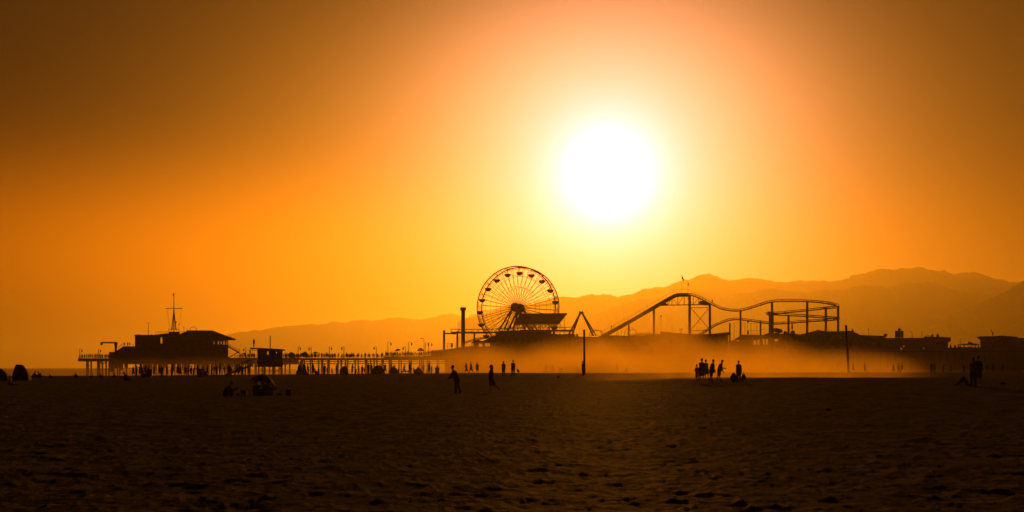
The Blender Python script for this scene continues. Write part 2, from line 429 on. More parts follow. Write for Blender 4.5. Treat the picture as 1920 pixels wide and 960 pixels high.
hills([(860, 600), (900, 586), (960, 572), (1045, 556), (1060, 553), (1080, 554), (1095, 551), (1110, 547), (1125, 549), (1143, 548), (1157, 552), (1170, 549), (1185, 545), (1205, 542), (1235, 540), (1260, 532), (1280, 527), (1305, 518), (1325, 515), (1345, 515), (1360, 517), (1385, 516), (1400, 513), (1412, 514), (1430, 520), (1450, 525), (1480, 528), (1505, 528), (1530, 529), (1545, 526), (1560, 521), (1580, 516), (1600, 507), (1640, 505), (1660, 503), (1700, 505), (1720, 504), (1750, 511), (1780, 513), (1800, 513), (1850, 512), (1880, 517), (1900, 522), (1930, 524), (2050, 520), (2200, 540), (2400, 600)], 8000, 950, 31, 'highest hazy mountain ridge behind the coaster')
hills([(1000, 688), (1060, 615), (1100, 592), (1150, 572), (1200, 558), (1260, 554), (1310, 546), (1360, 547), (1400, 541), (1450, 534), (1500, 549), (1560, 545), (1610, 530), (1660, 536), (1700, 525), (1740, 524), (1790, 540), (1850, 545), (1950, 560), (2200, 600), (2400, 640)], 6450, 780, 41, 'middle hazy ridge below the highest one')
hills([(1640, 688), (1700, 650), (1750, 610), (1800, 578), (1830, 562), (1860, 550), (1885, 540), (1920, 528), (1960, 515), (2050, 500), (2200, 520), (2400, 600)], 5100, 620, 51, 'nearest darkest hillside at the right edge')
# ================================================================ pier
def Dp(px): return 400-.045*(px-150)
def Q(px, py, dd=0.0): return P(px, py, Dp(px)+dd)
def rad(px, L): 
    v = Vector(((px-960)/F, 1, 0)); v.normalize(); return v*L
def ext(mb, poly, dd=0.0, depth=1.0, fn=Q):
    """outline of (px,py) corners standing on the pier line, given real thickness away from the camera"""
    n = len(poly); mp = sum(p[0] for p in poly)/n
    fr = [fn(a, b, dd) for a, b in poly]; dv = rad(mp, depth)
    vs = fr+[v+dv for v in fr]
    return mb.add(vs, [tuple(range(n)), tuple(range(2*n-1, n-1, -1))]+[(i, i+n, (i+1) % n+n, (i+1) % n) for i in range(n)])
def rect(mb, a, b, y0, y1, dd=0, depth=1.0, fn=Q): return ext(mb, [(a, y0), (b, y0), (b, y1), (a, y1)], dd, depth, fn)
def holed(mb, a, b, y0, y1, holes, dd=0, depth=.3, fn=Q):
    """wall from a..b, y0..y1 with rectangular openings (x0,x1,t,b)"""
    xs = sorted({a, b, *[h[0] for h in holes], *[h[1] for h in holes]}); ys = sorted({y0, y1, *[h[2] for h in holes], *[h[3] for h in holes]})
    for i in range(len(xs)-1):
        run = None
        for j in range(len(ys)-1):
            cx, cy = (xs[i]+xs[i+1])/2, (ys[j]+ys[j+1])/2
            solid = not any(h[0] < cx < h[1] and h[2] < cy < h[3] for h in holes)
            if solid and run is None: run = ys[j]
            if not solid and run is not None: rect(mb, xs[i], xs[i+1], run, ys[j], dd, depth, fn); run = None
        if run is not None: rect(mb, xs[i], xs[i+1], run, ys[-1], dd, depth, fn)
    return mb
def panes(parent, holes, dd, fn=Q, name='window', d2=None):
    for h in holes:
        f = MB(); cx = (h[0]+h[1])/2; w = .12
        a, b, c, d = fn(h[0], h[2], dd+.1), fn(h[1], h[2], dd+.1), fn(h[1], h[3], dd+.1), fn(h[0], h[3], dd+.1)
        for p, q in ((a, b), (b, c), (c, d), (d, a)): f.bar(p, q, .09)
        fr = f.build(name, 'dark', parent)
        g = MB(); rect(g, h[0], h[1], h[2], h[3], dd+.18, .03, fn); g.build('pane', 'glass', fr)

BASEZ = -2.6
pier = thing('pier', Q(600, 690, 0), 'long wooden pier on rows of piles carrying every ride and building', 'pier')
mb = MB()
for (a, b, t, bt) in ((146, 300, 672.0, 677.5), (300, 560, 671, 676), (560, 835, 671.5, 675.2)):
    n = int((b-a)/30)+1
    for i in range(n):
        p0, p1 = a+(b-a)*i/n, a+(b-a)*(i+1)/n
        v = [Q(p0, t), Q(p1, t), Q(p1, bt), Q(p0, bt)]; dv = rad((p0+p1)/2, 13)
        mb.add(v+[x+dv for x in v], [(0, 1, 2, 3), (7, 6, 5, 4), (0, 4, 5, 1), (1, 5, 6, 2), (2, 6, 7, 3), (3, 7, 4, 0)])
mb.build('deck', 'wood', pier)
mb = MB()
for k in range(0, 24):
    a = 560+k*11.5
    mb.bar(Q(a, 678.3, .4), Q(a+11.5, 678.3, .4), .34, .3); mb.bar(Q(a, 681.8, .4), Q(a+11.5, 681.8, .4), .3, .26)
mb.build('stringer', 'wood', pier)
npile = 0
rp = random.Random(3)
def pile(px, dd, top, r, taper=1.0):
    global npile
    a = Q(px, top, 0); x = a+rad(px, dd); x2 = x.copy(); x2.z = BASEZ
    m_ = MB().tube([x2, x], [r*1.05, r], 8); m_.build('pile', 'pile', pier); npile += 1
for px, r in ((164, .55), (185, .62)): pile(px, .8, 677, r)
for px in (171, 192, 199): pile(px, 9, 677, .32)
x = 566
while x < 832:                       # open western approach
    pile(x+rp.uniform(-1.5, 1.5), .8, 675, .27)
    pile(x+rp.uniform(2, 7), 6, 675, .24)
    if rp.random() < .6: pile(x+rp.uniform(-7, 7), 11, 675, .24)
    x += rp.uniform(13, 20)
x = 206
while x < 552:
    pile(x+rp.uniform(-2, 2), .8, 676, .3); 
    if rp.random() < .75: pile(x+rp.uniform(2, 8), 8, 676, .28)
    x += rp.uniform(11, 17)
print('piles', npile)
# braces at the outer end, V-shaped
for a_, b_ in ((Q(184, 684, 1), Q(192, 676.5, 1)), (Q(192, 684, 5), Q(186, 677, 5)), (Q(192, 684, 1), Q(200, 677, 1)), (Q(178, 692.5, 1.2), Q(206, 692.5, 1.2))): MB().bar(a_, b_, .25).build('cross_brace', 'pile', pier)
for a in range(208, 420, 24): MB().bar(Q(a, 690+rp.uniform(-2, 2), 5), Q(a+24, 689+rp.uniform(-3, 3), 5), .22).build('cross_brace', 'pile', pier)
# hanging skirt boards and machinery below the office
mb = MB()
rect(mb, 204, 560, 675.5, 683, 2.2, 7)
for a in range(206, 550, 9):
    h = rp.uniform(689, 698) if a < 425 else rp.uniform(683, 689)
    if rp.random() < (.86 if a < 425 else .5): rect(mb, a, a+rp.uniform(6, 9.5), 682.5, h, rp.uniform(3, 8), .4)
mb.build('skirt', 'wood', pier)
# railing along the seaward face
for (a, b, t) in ((148, 232, 672), (440, 835, 671.3)):
    mb = MB(); n = int((b-a)/5.4)
    for i in range(n+1):
        p = a+(b-a)*i/n; mb.bar(Q(p, t, .3), Q(p, t-5.4, .3), .1)
    for k in (5.4, 3.6, 1.8):
        for i in range(0, n, 6):
            p0 = a+(b-a)*i/n; p1 = a+(b-a)*min(i+6, n)/n; mb.bar(Q(p0, t-k, .3), Q(p1, t-k, .3), .09)
    mb.build('railing', 'wood', pier)
# eastern, wider half: deck, dark boarded front standing on the beach
mb = MB(); rect(mb, 833, 1216, 670, 676, -8.5, 32); rect(mb, 1215, 1670, 668, 674, -3, 30); mb.build('deck', 'wood', pier)
for (a, b, c) in ((834, 1047, -7.2), (1046, 1216.5, -6.6), (1215, 1398, -1), (1397, 1668, -.2)):
    mb = MB(); n = int((b-a)/4); doors = []
    rect(mb, a, b, 675 if a < 1215 else 673, 699.5, c, .4)
    for i in range(n):
        p = a+(b-a)*(i+.5)/n; rect(mb, p-.35, p+.35, 676, 699, c-.12, .118)
    s = mb.build('front_boards', 'wood', pier)
    for k in range(3):
        p = a+(b-a)*(k+.5)/3; d_ = MB(); rect(d_, p-6, p+6, 684, 699.3, c-.3, .14)
        for q in (688, 692, 696): rect(d_, p-6, p+6, q-.3, q+.3, c-.36, .055)
        d_.build('door', 'wall2', s)
for px in list(range(842, 1668, 33)):
    v = Q(px, 675, -8 if px < 1215 else -2.2); v2 = v.copy(); v2.z = .4
    MB().tube([v2, v], .33, 8).build('pile', 'pile', pier)

# stair going down at the right of the office
st = thing('outside_staircase', Q(436, 671), 'open wooden staircase dropping from the harbour office to the deck', 'staircase')
mb = MB()
for dd in (1, 3.4):
    mb.bar(Q(428, 650, dd), Q(447, 661, dd), .18, .35); mb.bar(Q(446, 661, dd), Q(428, 671, dd), .18, .3)
for k in range(9):
    t_ = k/8; a = Q(428+19*t_, 649.6+11*t_, 1); mb.box(a+Vector((0, 1.2, 0)), (.32, 2.4, .06))
mb.build('flight', 'wood', st)
mb = MB(); rect(mb, 443, 449, 661, 662.2, 1, 2.6); mb.bar(Q(448.6, 671, 1), Q(448.6, 653.5, 1), .14); mb.build('landing', 'wood', st)
mb = MB(); mb.bar(Q(428, 644.5, 1), Q(447, 655.5, 1), .09); mb.bar(Q(428, 647, 1), Q(447, 658, 1), .07)
for k in range(6):
    t_ = k/5; mb.bar(Q(428+19*t_, 650+11*t_, 1), Q(428+19*t_, 644.5+11*t_, 1), .07)
mb.build('handrail', 'wood', st)

# ---------------------------------------------------------------- harbour office
of = thing('harbour_office', Q(340, 672), 'big two storey harbour office with hipped roof at the pier end', 'building')
holesF = [(300.5, 304.8, 632.5, 644)]
holesR = [(400.5, 402.4, 640, 645.5), (408, 411, 639.5, 646), (413.6, 416, 639.5, 646), (418.5, 422, 639, 646.5), (424, 426.5, 639, 646.5)]
mb = MB()
holed(mb, 253, 340, 629.5, 660, holesF, 0, .35); holed(mb, 340, 428, 632.0, 660, holesR, 0, .35)
holed(mb, 254, 340, 629.5, 660, [(300.5, 305.5, 632, 645)], 7.6, .35); holed(mb, 340, 428, 632.0, 660, [(399.5, 403, 639.6, 646), (407.5, 411.5, 639, 646.5), (413, 416.6, 639, 646.5), (418, 422.4, 638.5, 647), (423.6, 427, 638.5, 647)], 7.6, .35)
rect(mb, 253, 254.2, 629.5, 660, .35, 7.25); rect(mb, 427.2, 428, 634, 660, .35, 7.25)
rect(mb, 204.5, 428, 660, 676, .5, 8); rect(mb, 230, 253, 649.3, 660, .5, 7.5)
mb.build('wall', 'wall', of)
panes(of, holesF+holesR, 0)
mb = MB(); rect(mb, 252, 341, 627.8, 629.5, -.4, 8.8)
rect(mb, 259, 290, 628.2, 629, -.3, 8.4)
# hipped main roof
def hip(mb, e0, e1, ye, r0, r1, yr, dd0, dep, ov=.9):
    a, b = Q(e0, ye, dd0-ov), Q(e1, ye, dd0-ov); dv = rad((e0+e1)/2, dep+2*ov)
    c, d = Q(r0, yr, dd0+dep*.35), Q(r1, yr, dd0+dep*.35); dr = rad((r0+r1)/2, dep*.3)
    vs = [a, b, b+dv, a+dv, c, d, d+dr, c+dr]
    lo = [v-Vector((0, 0, .28)) for v in vs[:4]]
    mb.add(vs+lo, [(0, 1, 5, 4), (1, 2, 6, 5), (2, 3, 7, 6), (3, 0, 4, 7), (4, 5, 6, 7), (0, 8, 9, 1), (1, 9, 10, 2), (2, 10, 11, 3), (3, 11, 8, 0), (8, 11, 10, 9)])
hip(mb, 318, 441, 635.2, 351, 398, 620.2, 0, 8)
ext(mb, [(398, 619.6), (412, 624.6), (443.4, 636.6), (440, 638), (428, 634.6), (398, 634)], 3.2, 1.2)
rect(mb, 350, 399.5, 619.4, 621, 2, 4.4)
ext(mb, [(287, 628), (312, 625), (338, 626.2), (352, 620.6), (352, 632), (287, 632)], 1.2, 5)
rf = mb.build('roof', 'roof', of)
mb = MB(); rect(mb, 316, 337, 621.8, 628, 1.6, 4); mb.build('roof_cabin', 'wall', of)
mb = MB()
for a, b, t, z in ((292, 314, 621.6, 626.5), (338, 346, 621.8, 625)):
    for p in np.linspace(a, b, 6 if b-a > 10 else 3): mb.bar(Q(p, z, 1.6), Q(p, t, 1.6), .08)
    mb.bar(Q(a, t, 1.6), Q(b, t, 1.6), .08); mb.bar(Q(a, (t+z)/2, 1.6), Q(b, (t+z)/2, 1.6), .06)
for p in (316, 321, 326.5, 332, 336): mb.bar(Q(p, 622, 1.7), Q(p, 617, 1.7), .09)
mb.bar(Q(316, 617, 1.7), Q(336, 617, 1.7), .11); mb.build('railing', 'steel', of)
mb = MB(); c = Q(362.5, 619, 4); mb.ring(c, 6.2*.195, .09, (1, 0, 0), (0, 0, 1), 28, 5); mb.bar(Q(351, 618.8, 4), Q(351, 616.5, 4), .2); mb.build('roof_hoop', 'steel', of)
mb = MB()
for px, a, b in ((258, 628.5, 626.4), (262, 628.5, 626.8), (284, 628.5, 627)): mb.tube([Q(px, a, 2), Q(px, b, 2)], .2, 8)
mb.build('roof_vent', 'dark', of)
mb = MB()
ext(mb, [(205, 664), (209, 661), (213, 661.5), (218, 658), (222, 655.5), (228, 651.5), (230.5, 649.4), (230.5, 672), (205, 672)], 1.0, 5)
mb.build('terrace_stair', 'wood', of)
mb = MB(); mb.bar(Q(204, 668, .9), Q(216, 656, .9), .08); mb.bar(Q(221, 653, .9), Q(229, 645, .9), .08); mb.bar(Q(229, 645, .9), Q(252, 645.5, .9), .07)
for p, a, b in ((208, 664, 670), (212, 660, 668), (221, 653, 657), (225, 649, 654), (229, 645, 650), (236, 645.2, 650), (250, 645.4, 650)): mb.bar(Q(p, a, .9), Q(p, b, .9), .07)
mb.build('handrail', 'wood', of)
for px in (240, 262, 285, 330, 362, 390):
    g = MB(); rect(g, px-4, px+4, 652, 657.5, -.03, .2); f_ = g.build('shutter', 'wall2', of)
# mast and its rigging
ms = thing('signal_mast', Q(326, 622, 2.2), 'tall ship style signal mast with yardarm on the office roof', 'mast')
mb = MB(); mb.tube([Q(326, 622, 2.2), Q(326, 579, 2.2), Q(326.3, 547, 2.2)], [.22, .17, .06], 8); mb.build('pole', 'white', ms)
mb = MB()
for px, dd in ((321.5, 1.2), (330.5, 1.2), (322.5, 3.4), (329.5, 3.4)): mb.tube([Q(px, 619, dd), Q(326, 579, 2.2)], [.13, .1], 6)
mb.bar(Q(323.6, 600, 2), Q(328.6, 600, 2), .08); mb.build('tripod_leg', 'white', ms)
mb = MB(); mb.tube([Q(312.2, 578.3, 2.2), Q(340.4, 578.3, 2.2)], .13, 6); mb.ball(Q(312.2, 578.3, 2.2), .22); mb.ball(Q(340.2, 578.3, 2.2), .22); mb.build('yardarm', 'white', ms)
mb = MB()
for a, b in ((313, 318), (340, 334.5), (314.5, 320)): mb.tube([Q(a, 578.5, 2.2), Q((a*.7+b*.3), 592, 2.2), Q(b, 620, 2.2)], .03, 4)
mb.build('rigging', 'dark', ms)
mb = MB(); c = Q(326, 550, 2.2); mb.add([c, c+Vector((-.3, .1, -.2)), c+Vector((-.55, .15, -.95)), c+Vector((0, 0, -.7))]+[v+Vector((.02, .05, 0)) for v in (c, c+Vector((-.3, .1, -.2)), c+Vector((-.55, .15, -.95)), c+Vector((0, 0, -.7)))], [(0, 1, 2, 3), (7, 6, 5, 4), (0, 4, 5, 1), (1, 5, 6, 2), (2, 6, 7, 3), (3, 7, 4, 0)]); mb.build('flag', 'canvas2', ms)
mb = MB(); mb.ball(Q(330.3, 604, 2), (.22, .2, .3)); mb.ball(Q(336, 608, 2), (.16, .16, .25)); mb.build('signal_lamp', 'dark', ms)
an = thing('radio_antenna', Q(278.5, 628), 'thin radio antenna with cross pieces on the flat roof left of the mast', 'antenna')
mb = MB(); mb.tube([Q(278.5, 628, 2), Q(278.5, 605, 2)], [.09, .06], 6); mb.build('rod', 'steel', an)
mb = MB(); mb.bar(Q(275.5, 605.5, 2), Q(281.5, 605.5, 2), .07); mb.bar(Q(277, 608.5, 2), Q(280, 608.5, 2), .07)
for p in (275.5, 281.5): mb.bar(Q(p, 603.5, 2), Q(p, 607, 2), .06)
mb.bar(Q(275, 626, 2), Q(278.5, 612, 2), .03); mb.build('crosspiece', 'steel', an)
an = MB(); an.tube([Q(344.8, 626, 2), Q(344.8, 612.5, 2)], .06, 6); an.bar(Q(343.8, 614, 2), Q(345.8, 614, 2), .08)
tag(an.build('whip_antenna', 'steel'), 'short whip antenna standing right of the signal mast', 'antenna')
# boat davit
dv = thing('boat_crane', Q(217, 668), 'black boat crane with a long horizontal jib over the pier end', 'crane')
mb = MB(); ext(mb, [(214, 643), (220.6, 643), (219.4, 652), (218.4, 662), (215.4, 662), (215, 652)], .4, .9); rect(mb, 214.4, 219, 661, 672, .3, 1.2); mb.build('post', 'dark', dv)
mb = MB(); ext(mb, [(188.4, 641.6), (191, 641.2), (219, 641.2), (220.8, 642.4), (220.8, 644), (191, 643.6), (188.4, 644.6)], .5, .6); mb.build('jib', 'dark', dv)
mb = MB(); ext(mb, [(188.2, 643.6), (193, 643.6), (192.6, 646), (190.4, 647.4), (188.4, 646.8)], .5, .8); mb.build('hoist', 'dark', dv)

# ---------------------------------------------------------------- lamps on the pier
def pier_lamp(px, top, side, base=672, dd=1.5, label='', arm=5, group='lamp posts along the pier rail'):
    t = thing('street_lamp', Q(px, base, dd), label, 'lamp', group)
    mb = MB(); mb.tube([Q(px, base, dd), Q(px, base-4, dd), Q(px, top, dd)], [.2, .12, .09], 7); mb.build('pole', 'dark', t)
    s = side
    mb = MB(); mb.tube([Q(px, top+1.5, dd), Q(px+s*arm*.3, top-.6, dd), Q(px+s*arm*.75, top-.4, dd), Q(px+s*arm, top+1.6, dd)], .05, 5); mb.build('arm', 'dark', t)
    mb = MB(); c = Q(px+s*arm, top+3, dd); mb.lathe(c, [(.05, .35), (.18, .25), (.24, -.05), (.2, -.45), (.06, -.6)], 8); mb.build('lantern', 'dark', t)
    return t
for args in ((149.5, 654.5, 1, 672, 'lamp post at the very seaward tip of the pier'), (184.5, 654.8, 1, 672, 'lamp post below the jib of the boat crane'),
             (461, 652.5, -1, 671, 'lamp post just left of the lifeguard tower roof'), (559, 650.5, 1, 671, 'first lamp post right of the lifeguard tower'),
             (583.5, 651, -1, 671, 'second lamp post right of the lifeguard tower, beside the big umbrella'), (617.5, 650, 1, 671, 'lamp post with its lantern on the right, left of the bare stretch of rail'),
             (645, 650, -1, 671, 'lamp post with lantern on the left, above the domed beach tents'), (705.5, 649.5, -1, 671, 'lamp post above the open stretch of bright pile gaps'),
             (727.5, 641.5, 1, 671, 'tall lamp post left of the small flat pier umbrella'), (760, 650, -1, 671, 'low lamp post between the two pier umbrellas'),
             (766.5, 641.5, 1, 671, 'tall slim lamp post left of the round pier umbrella'), (797.5, 642.5, 1, 670, 'tall lamp post right beside the round pier umbrella'),
             (804, 643, 1, 670, 'last tall lamp post before the ride platform')):
    pier_lamp(*args[:4], 1.5, args[4], 5.5 if args[1] < 646 else 4)
cl = thing('street_lamp', Q(795, 670, 7), 'pale cobra head street lamp taller than the lamps beside it', 'lamp')
mb = MB(); mb.tube([Q(795, 670, 7), Q(795, 636, 7), Q(793.5, 634.6, 7), Q(791, 634.2, 7)], [.13, .09, .07, .05], 6); mb.build('pole', 'steel', cl)
mb = MB(); mb.ball(Q(790.4, 634.5, 7), (.45, .2, .14)); mb.build('lamp_head', 'steel', cl)

# umbrellas standing on the pier
def parasol(px, py, wpx, hpx, label, mat='canvas', base=671.5, tilt=0, dd=3, fn=Q, name='parasol', cat='umbrella'):
    b = fn(px, base, dd); t = thing(name, b, label, cat); top = fn(px, py, dd); d = top.y
    r = wpx*d/F/2; h = hpx*d/F
    mb = MB(); n = 16; R = Matrix.Rotation(math.radians(tilt), 3, 'Y'); vs = []; rows = 5
    for i in range(rows+1):
        f = i/rows
        for k in range(n):
            a = 2*PI*k/n; sc = 1-.05*f*(k % 2)
            vs.append(top+R @ Vector((r*f*math.cos(a)*sc, r*f*math.sin(a)*sc, -h*f**1.7-.04*f*(k % 2))))
    vs += [v+R @ Vector((0, 0, -.04)) for v in vs]; o = (rows+1)*n; fs = []
    for i in range(rows):
        for k in range(n):
            fs.append((i*n+k, i*n+(k+1) % n, (i+1)*n+(k+1) % n, (i+1)*n+k)); fs.append((o+(i+1)*n+k, o+(i+1)*n+(k+1) % n, o+i*n+(k+1) % n, o+i*n+k))
    for k in range(n): fs.append((rows*n+k, rows*n+(k+1) % n, o+rows*n+(k+1) % n, o+rows*n+k))
    mb.add(vs, fs); mb.build('canopy', mat, t, True)
    mb = MB(); mb.tube([b, top+R @ Vector((0, 0, .12))], .035, 6); mb.build('pole', 'white', t)
    return t
parasol(457.5, 661, 9, 3, 'small flat umbrella on the pier left of the lifeguard tower')
parasol(573, 659.5, 20, 9, 'large dark rounded umbrella on the pier behind the beach walkers', 'canvas', tilt=14)
parasol(591.5, 659.5, 11, 2.6, 'small flat topped umbrella right of the large rounded one')
parasol(745, 654, 11.5, 3.4, 'small tilted umbrella raised above the pier crowd', 'canvas3', 671, -12)
parasol(788.5, 652.3, 14.5, 5.5, 'round drooping umbrella on the pier between lamp posts', 'canvas2', 671)
# covered cart
ct = thing('vendor_cart', Q(547, 671, 3), 'hooded vendor cart on the pier right of the lifeguard tower', 'cart')
mb = MB(); vs = []
ext(mb, [(541.5, 672), (541.5, 663), (543, 660.6), (548, 660.2), (551, 662), (554.5, 667.5), (554, 669), (545, 670), (544.6, 672)], 3, 1.6); mb.build('hood', 'canvas', ct)
mb = MB(); rect(mb, 545.5, 553, 668.2, 671, 3.1, 1.4); mb.build('cart_body', 'wall2', ct)
mb = MB(); c = Q(549, 670.4, 2.9); mb.ring(c, .28, .05, (1, 0, 0), (0, 0, 1), 16, 5); mb.build('wheel', 'dark', ct)
# ================================================================ ferris wheel
WC = Q(971, 577, 0); WR = 77.3*WC.y/F; A18 = math.radians(18)
nx = Vector((math.sin(A18), math.cos(A18), 0)); ax = Vector((math.cos(A18), -math.sin(A18), 0)); az_ = Vector((0, 0, 1))
fw = thing('ferris_wheel', Vector((WC.x, WC.y, Q(971, 620).z)), 'tall open ferris wheel with twenty bowl shaped gondolas beside the steel coaster', 'ferris wheel')
for sgn in (-1, 1):
    c = WC+nx*2.25*sgn
    mb = MB(); mb.ring(c, WR-.15, .19, ax, az_, 120, 6); mb.ring(c, WR*.955, .07, ax, az_, 100, 4)
    for k in range(60):
        a = 2*PI*k/60; d = ax*math.cos(a)+az_*math.sin(a); mb.bar(c+d*WR*.955, c+d*(WR-.1), .07)
    mb.build('rim', 'dark', fw, True)
    for k in range(40):
        a = 2*PI*(k+.5)/40; d = ax*math.cos(a)+az_*math.sin(a); hb = WC+nx*3.0*sgn
        MB().tube([hb+d*1.0, c+d*(WR*.955)], .07, 5).build('spoke', 'dark', fw)
    mb = MB()
    for rr_ in (.5, .77): mb.ring(c+nx*.3*sgn*(1-rr_), WR*rr_, .05, ax, az_, 80, 4)
    mb.build('brace_ring', 'steel', fw)
mb = MB(); mb.lathe(WC-nx*3.6, [(.4, 0), (1.45, .15), (1.5, .9), (.9, 1.6), (.6, 2.4), (.6, 4.8), (.9, 5.6), (1.5, 6.3), (1.45, 7.05), (.4, 7.2)], 20, ax, az_, nx); mb.build('hub', 'dark', fw)
mb = MB()
for k in range(20):
    a = math.radians(90-2.6-18*k); d = ax*math.cos(a)+az_*math.sin(a); p = WC+d*(WR-.3); mb.bar(p-nx*2.7, p+nx*2.7, .14)
mb.build('gondola_axle', 'steel', fw)
for k in range(20):
    a = math.radians(90-2.6-18*k); d = ax*math.cos(a)+az_*math.sin(a); p = WC+d*(WR-.3)
    g0 = p+Vector((0, 0, -2.1))
    g = MB().lathe(g0, [(.1, -.75), (.5, -.6), (.95, -.25), (1.1, .1), (1.22, .42), (1.12, .42), (.3, .3)], 14).build('gondola', 'canvas2' if k % 2 else 'canvas', fw)
    mb = MB(); mb.tube([g0+Vector((0, 0, .3)), p], .06, 5)
    for q in (-1, 1): mb.tube([g0+nx*1.0*q+Vector((0, 0, .4)), p+nx*.35*q], .035, 4)
    mb.build('hanger', 'steel', g)
    if k % 3 != 1:
        r_ = MB(); 
        for q in (-.45, .45): r_.ball(g0+Vector((q, 0, .55)), (.13, .13, .16), 8, 6); r_.ball(g0+Vector((q, 0, .2)), (.22, .17, .3), 8, 6)
        r_.build('seat_back', 'dark', g)
for sgn in (-1, 1):
    h = WC+nx*3.3*sgn
    for (px, w_) in ((942.5, .5), (953, .42), (993, .42), (1003, .5)):
        b = Q(px, 620); off = ax*((px-971)*b.y/F)
        MB().bar(h+ax*(.7 if px > 971 else -.7), Vector((WC.x, WC.y, b.z))+nx*4.6*sgn+off, w_, w_).build('support_leg', 'steel', fw)
mb = MB()
for f_ in (.35, .6, .85):
    z = WC.z+(Q(971, 620).z-WC.z)*f_
    for sgn in (-1, 1):
        o_ = nx*(3.3+1.3*f_)*sgn
        mb.bar(Vector((WC.x, WC.y, z))+o_-ax*5.4*f_, Vector((WC.x, WC.y, z))+o_-ax*3.2*f_, .14); mb.bar(Vector((WC.x, WC.y, z))+o_+ax*3.2*f_, Vector((WC.x, WC.y, z))+o_+ax*5.8*f_, .14)
mb.build('leg_brace', 'steel', fw)

# boarding building and terraces below the wheel
bb = thing('boarding_building', Q(980, 672), 'dark stepped boarding building directly below the ferris wheel', 'building')
mb = MB()
ext(mb, [(929, 624), (936, 619.8), (1031, 619.8), (1031, 672), (929, 672)], -8, 2.6)
holes = [(885, 891.5, 643.5, 650), (897, 905, 644, 650.5), (909, 918.5, 642.5, 650)]
holed(mb, 884, 929, 641.5, 672, holes, -.6, .5)
ext(mb, [(833, 655.4), (850, 653.5), (866, 650.5), (884, 649), (884, 672), (833, 672)], -.6, 5)
ext(mb, [(1031, 625.5), (1050, 626.5), (1078, 626), (1079, 630.5), (1100, 631.5), (1128, 632), (1128, 672), (1031, 672)], .5, 5)
rect(mb, 1036, 1041, 620, 626, .6, 2); rect(mb, 1080, 1084, 626, 632, .6, 3)
mb.build('wall', 'wall', bb); panes(bb, holes, -.6)
mb = MB()
for a, b, t in ((934, 1031, 616.2), (1031, 1076, 621.5)):
    n = int((b-a)/6)
    for i in range(n+1): p = a+(b-a)*i/n; mb.bar(Q(p, t, -7.9), Q(p, t+4, -7.9), .08)
    mb.bar(Q(a, t, -7.9), Q(b, t, -7.9), .1); mb.bar(Q(a, t+2, -7.9), Q(b, t+2, -7.9), .07)
mb.build('railing', 'steel', bb)
mb = MB(); ext(mb, [(884, 641.5), (896, 637), (905, 639.5), (914, 635.5), (929, 628), (931, 634), (929, 643.5), (884, 643.5)], -.4, 2.5); rect(mb, 845, 849, 644, 651, 1, 1.2)
for p in (839, 842, 846): mb.bar(Q(p, 643.5, .8), Q(p, 655, .8), .09)
mb.bar(Q(838, 643.5, .8), Q(849, 643.5, .8), .09); mb.build('stair_flight', 'wood', bb)
mb = MB()
for p in range(940, 1030, 12): rect(mb, p, p+7, 634, 645, -8.12, .1)
mb.build('shutter', 'wall2', bb)

cn = thing('canopy_roof', Q(1012, 620), 'big slanted dark canopy roof overlapping the right foot of the ferris wheel', 'canopy')
mb = MB(); a, b, c, d = Q(976, 589.6, -3.6), Q(1063.5, 588.6, -3.6), Q(1048, 608, -8.4), Q(962.5, 608.3, -8.4); up = Vector((0, .05, .3))
mb.add([a, b, c, d, a+up, b+up, c+up, d+up], [(0, 1, 2, 3), (7, 6, 5, 4), (0, 4, 5, 1), (1, 5, 6, 2), (2, 6, 7, 3), (3, 7, 4, 0)]); mb.build('roof', 'roof', cn)
mb = MB()
for px in (970, 985, 1000, 1014, 1029, 1044): mb.bar(Q(px, 608, -7.8), Q(px, 620, -7.8), .22)
for px in (1050, 1058): mb.bar(Q(px, 600 if px == 1050 else 593, -4.4), Q(px, 627, -4.4), .16)
mb.bar(Q(1046, 600, -4.4), Q(1058, 622, -4.4), .1); mb.build('post', 'steel', cn)
mb = MB(); mb.bar(Q(964, 609.5, -8.3), Q(1047, 609.3, -8.3), .35, .3)
for k in range(13): mb.bar(Q(966+k*6.2, 613.4, -8.2), Q(968+k*6.2, 611, -8.2), .25)
mb.build('valance', 'canvas', cn)

# drop tower column and portal frame left of the wheel
dt = thing('square_tower', Q(868, 672), 'tall square column with a wider capped head left of the ferris wheel', 'tower')
mb = MB(); rect(mb, 864.8, 872, 581, 672, .4, 1.3); mb.build('shaft', 'steel', dt)
mb = MB(); rect(mb, 862.8, 873.8, 576, 581.2, .1, 1.9); rect(mb, 863.6, 873, 581.2, 582.4, .2, 1.7); mb.build('cap', 'steel', dt)
pf = thing('steel_portal', Q(843, 655), 'plain steel post and beam frame at the seaward end of the ride deck', 'frame')
mb = MB(); rect(mb, 830.6, 834.6, 620, 656, 1, .8); rect(mb, 831, 834.2, 619.2, 620.6, 1, .7); mb.build('post', 'steel', pf)
mb = MB(); rect(mb, 834.6, 855, 624, 626.6, 1.1, .6); mb.build('beam', 'steel', pf)

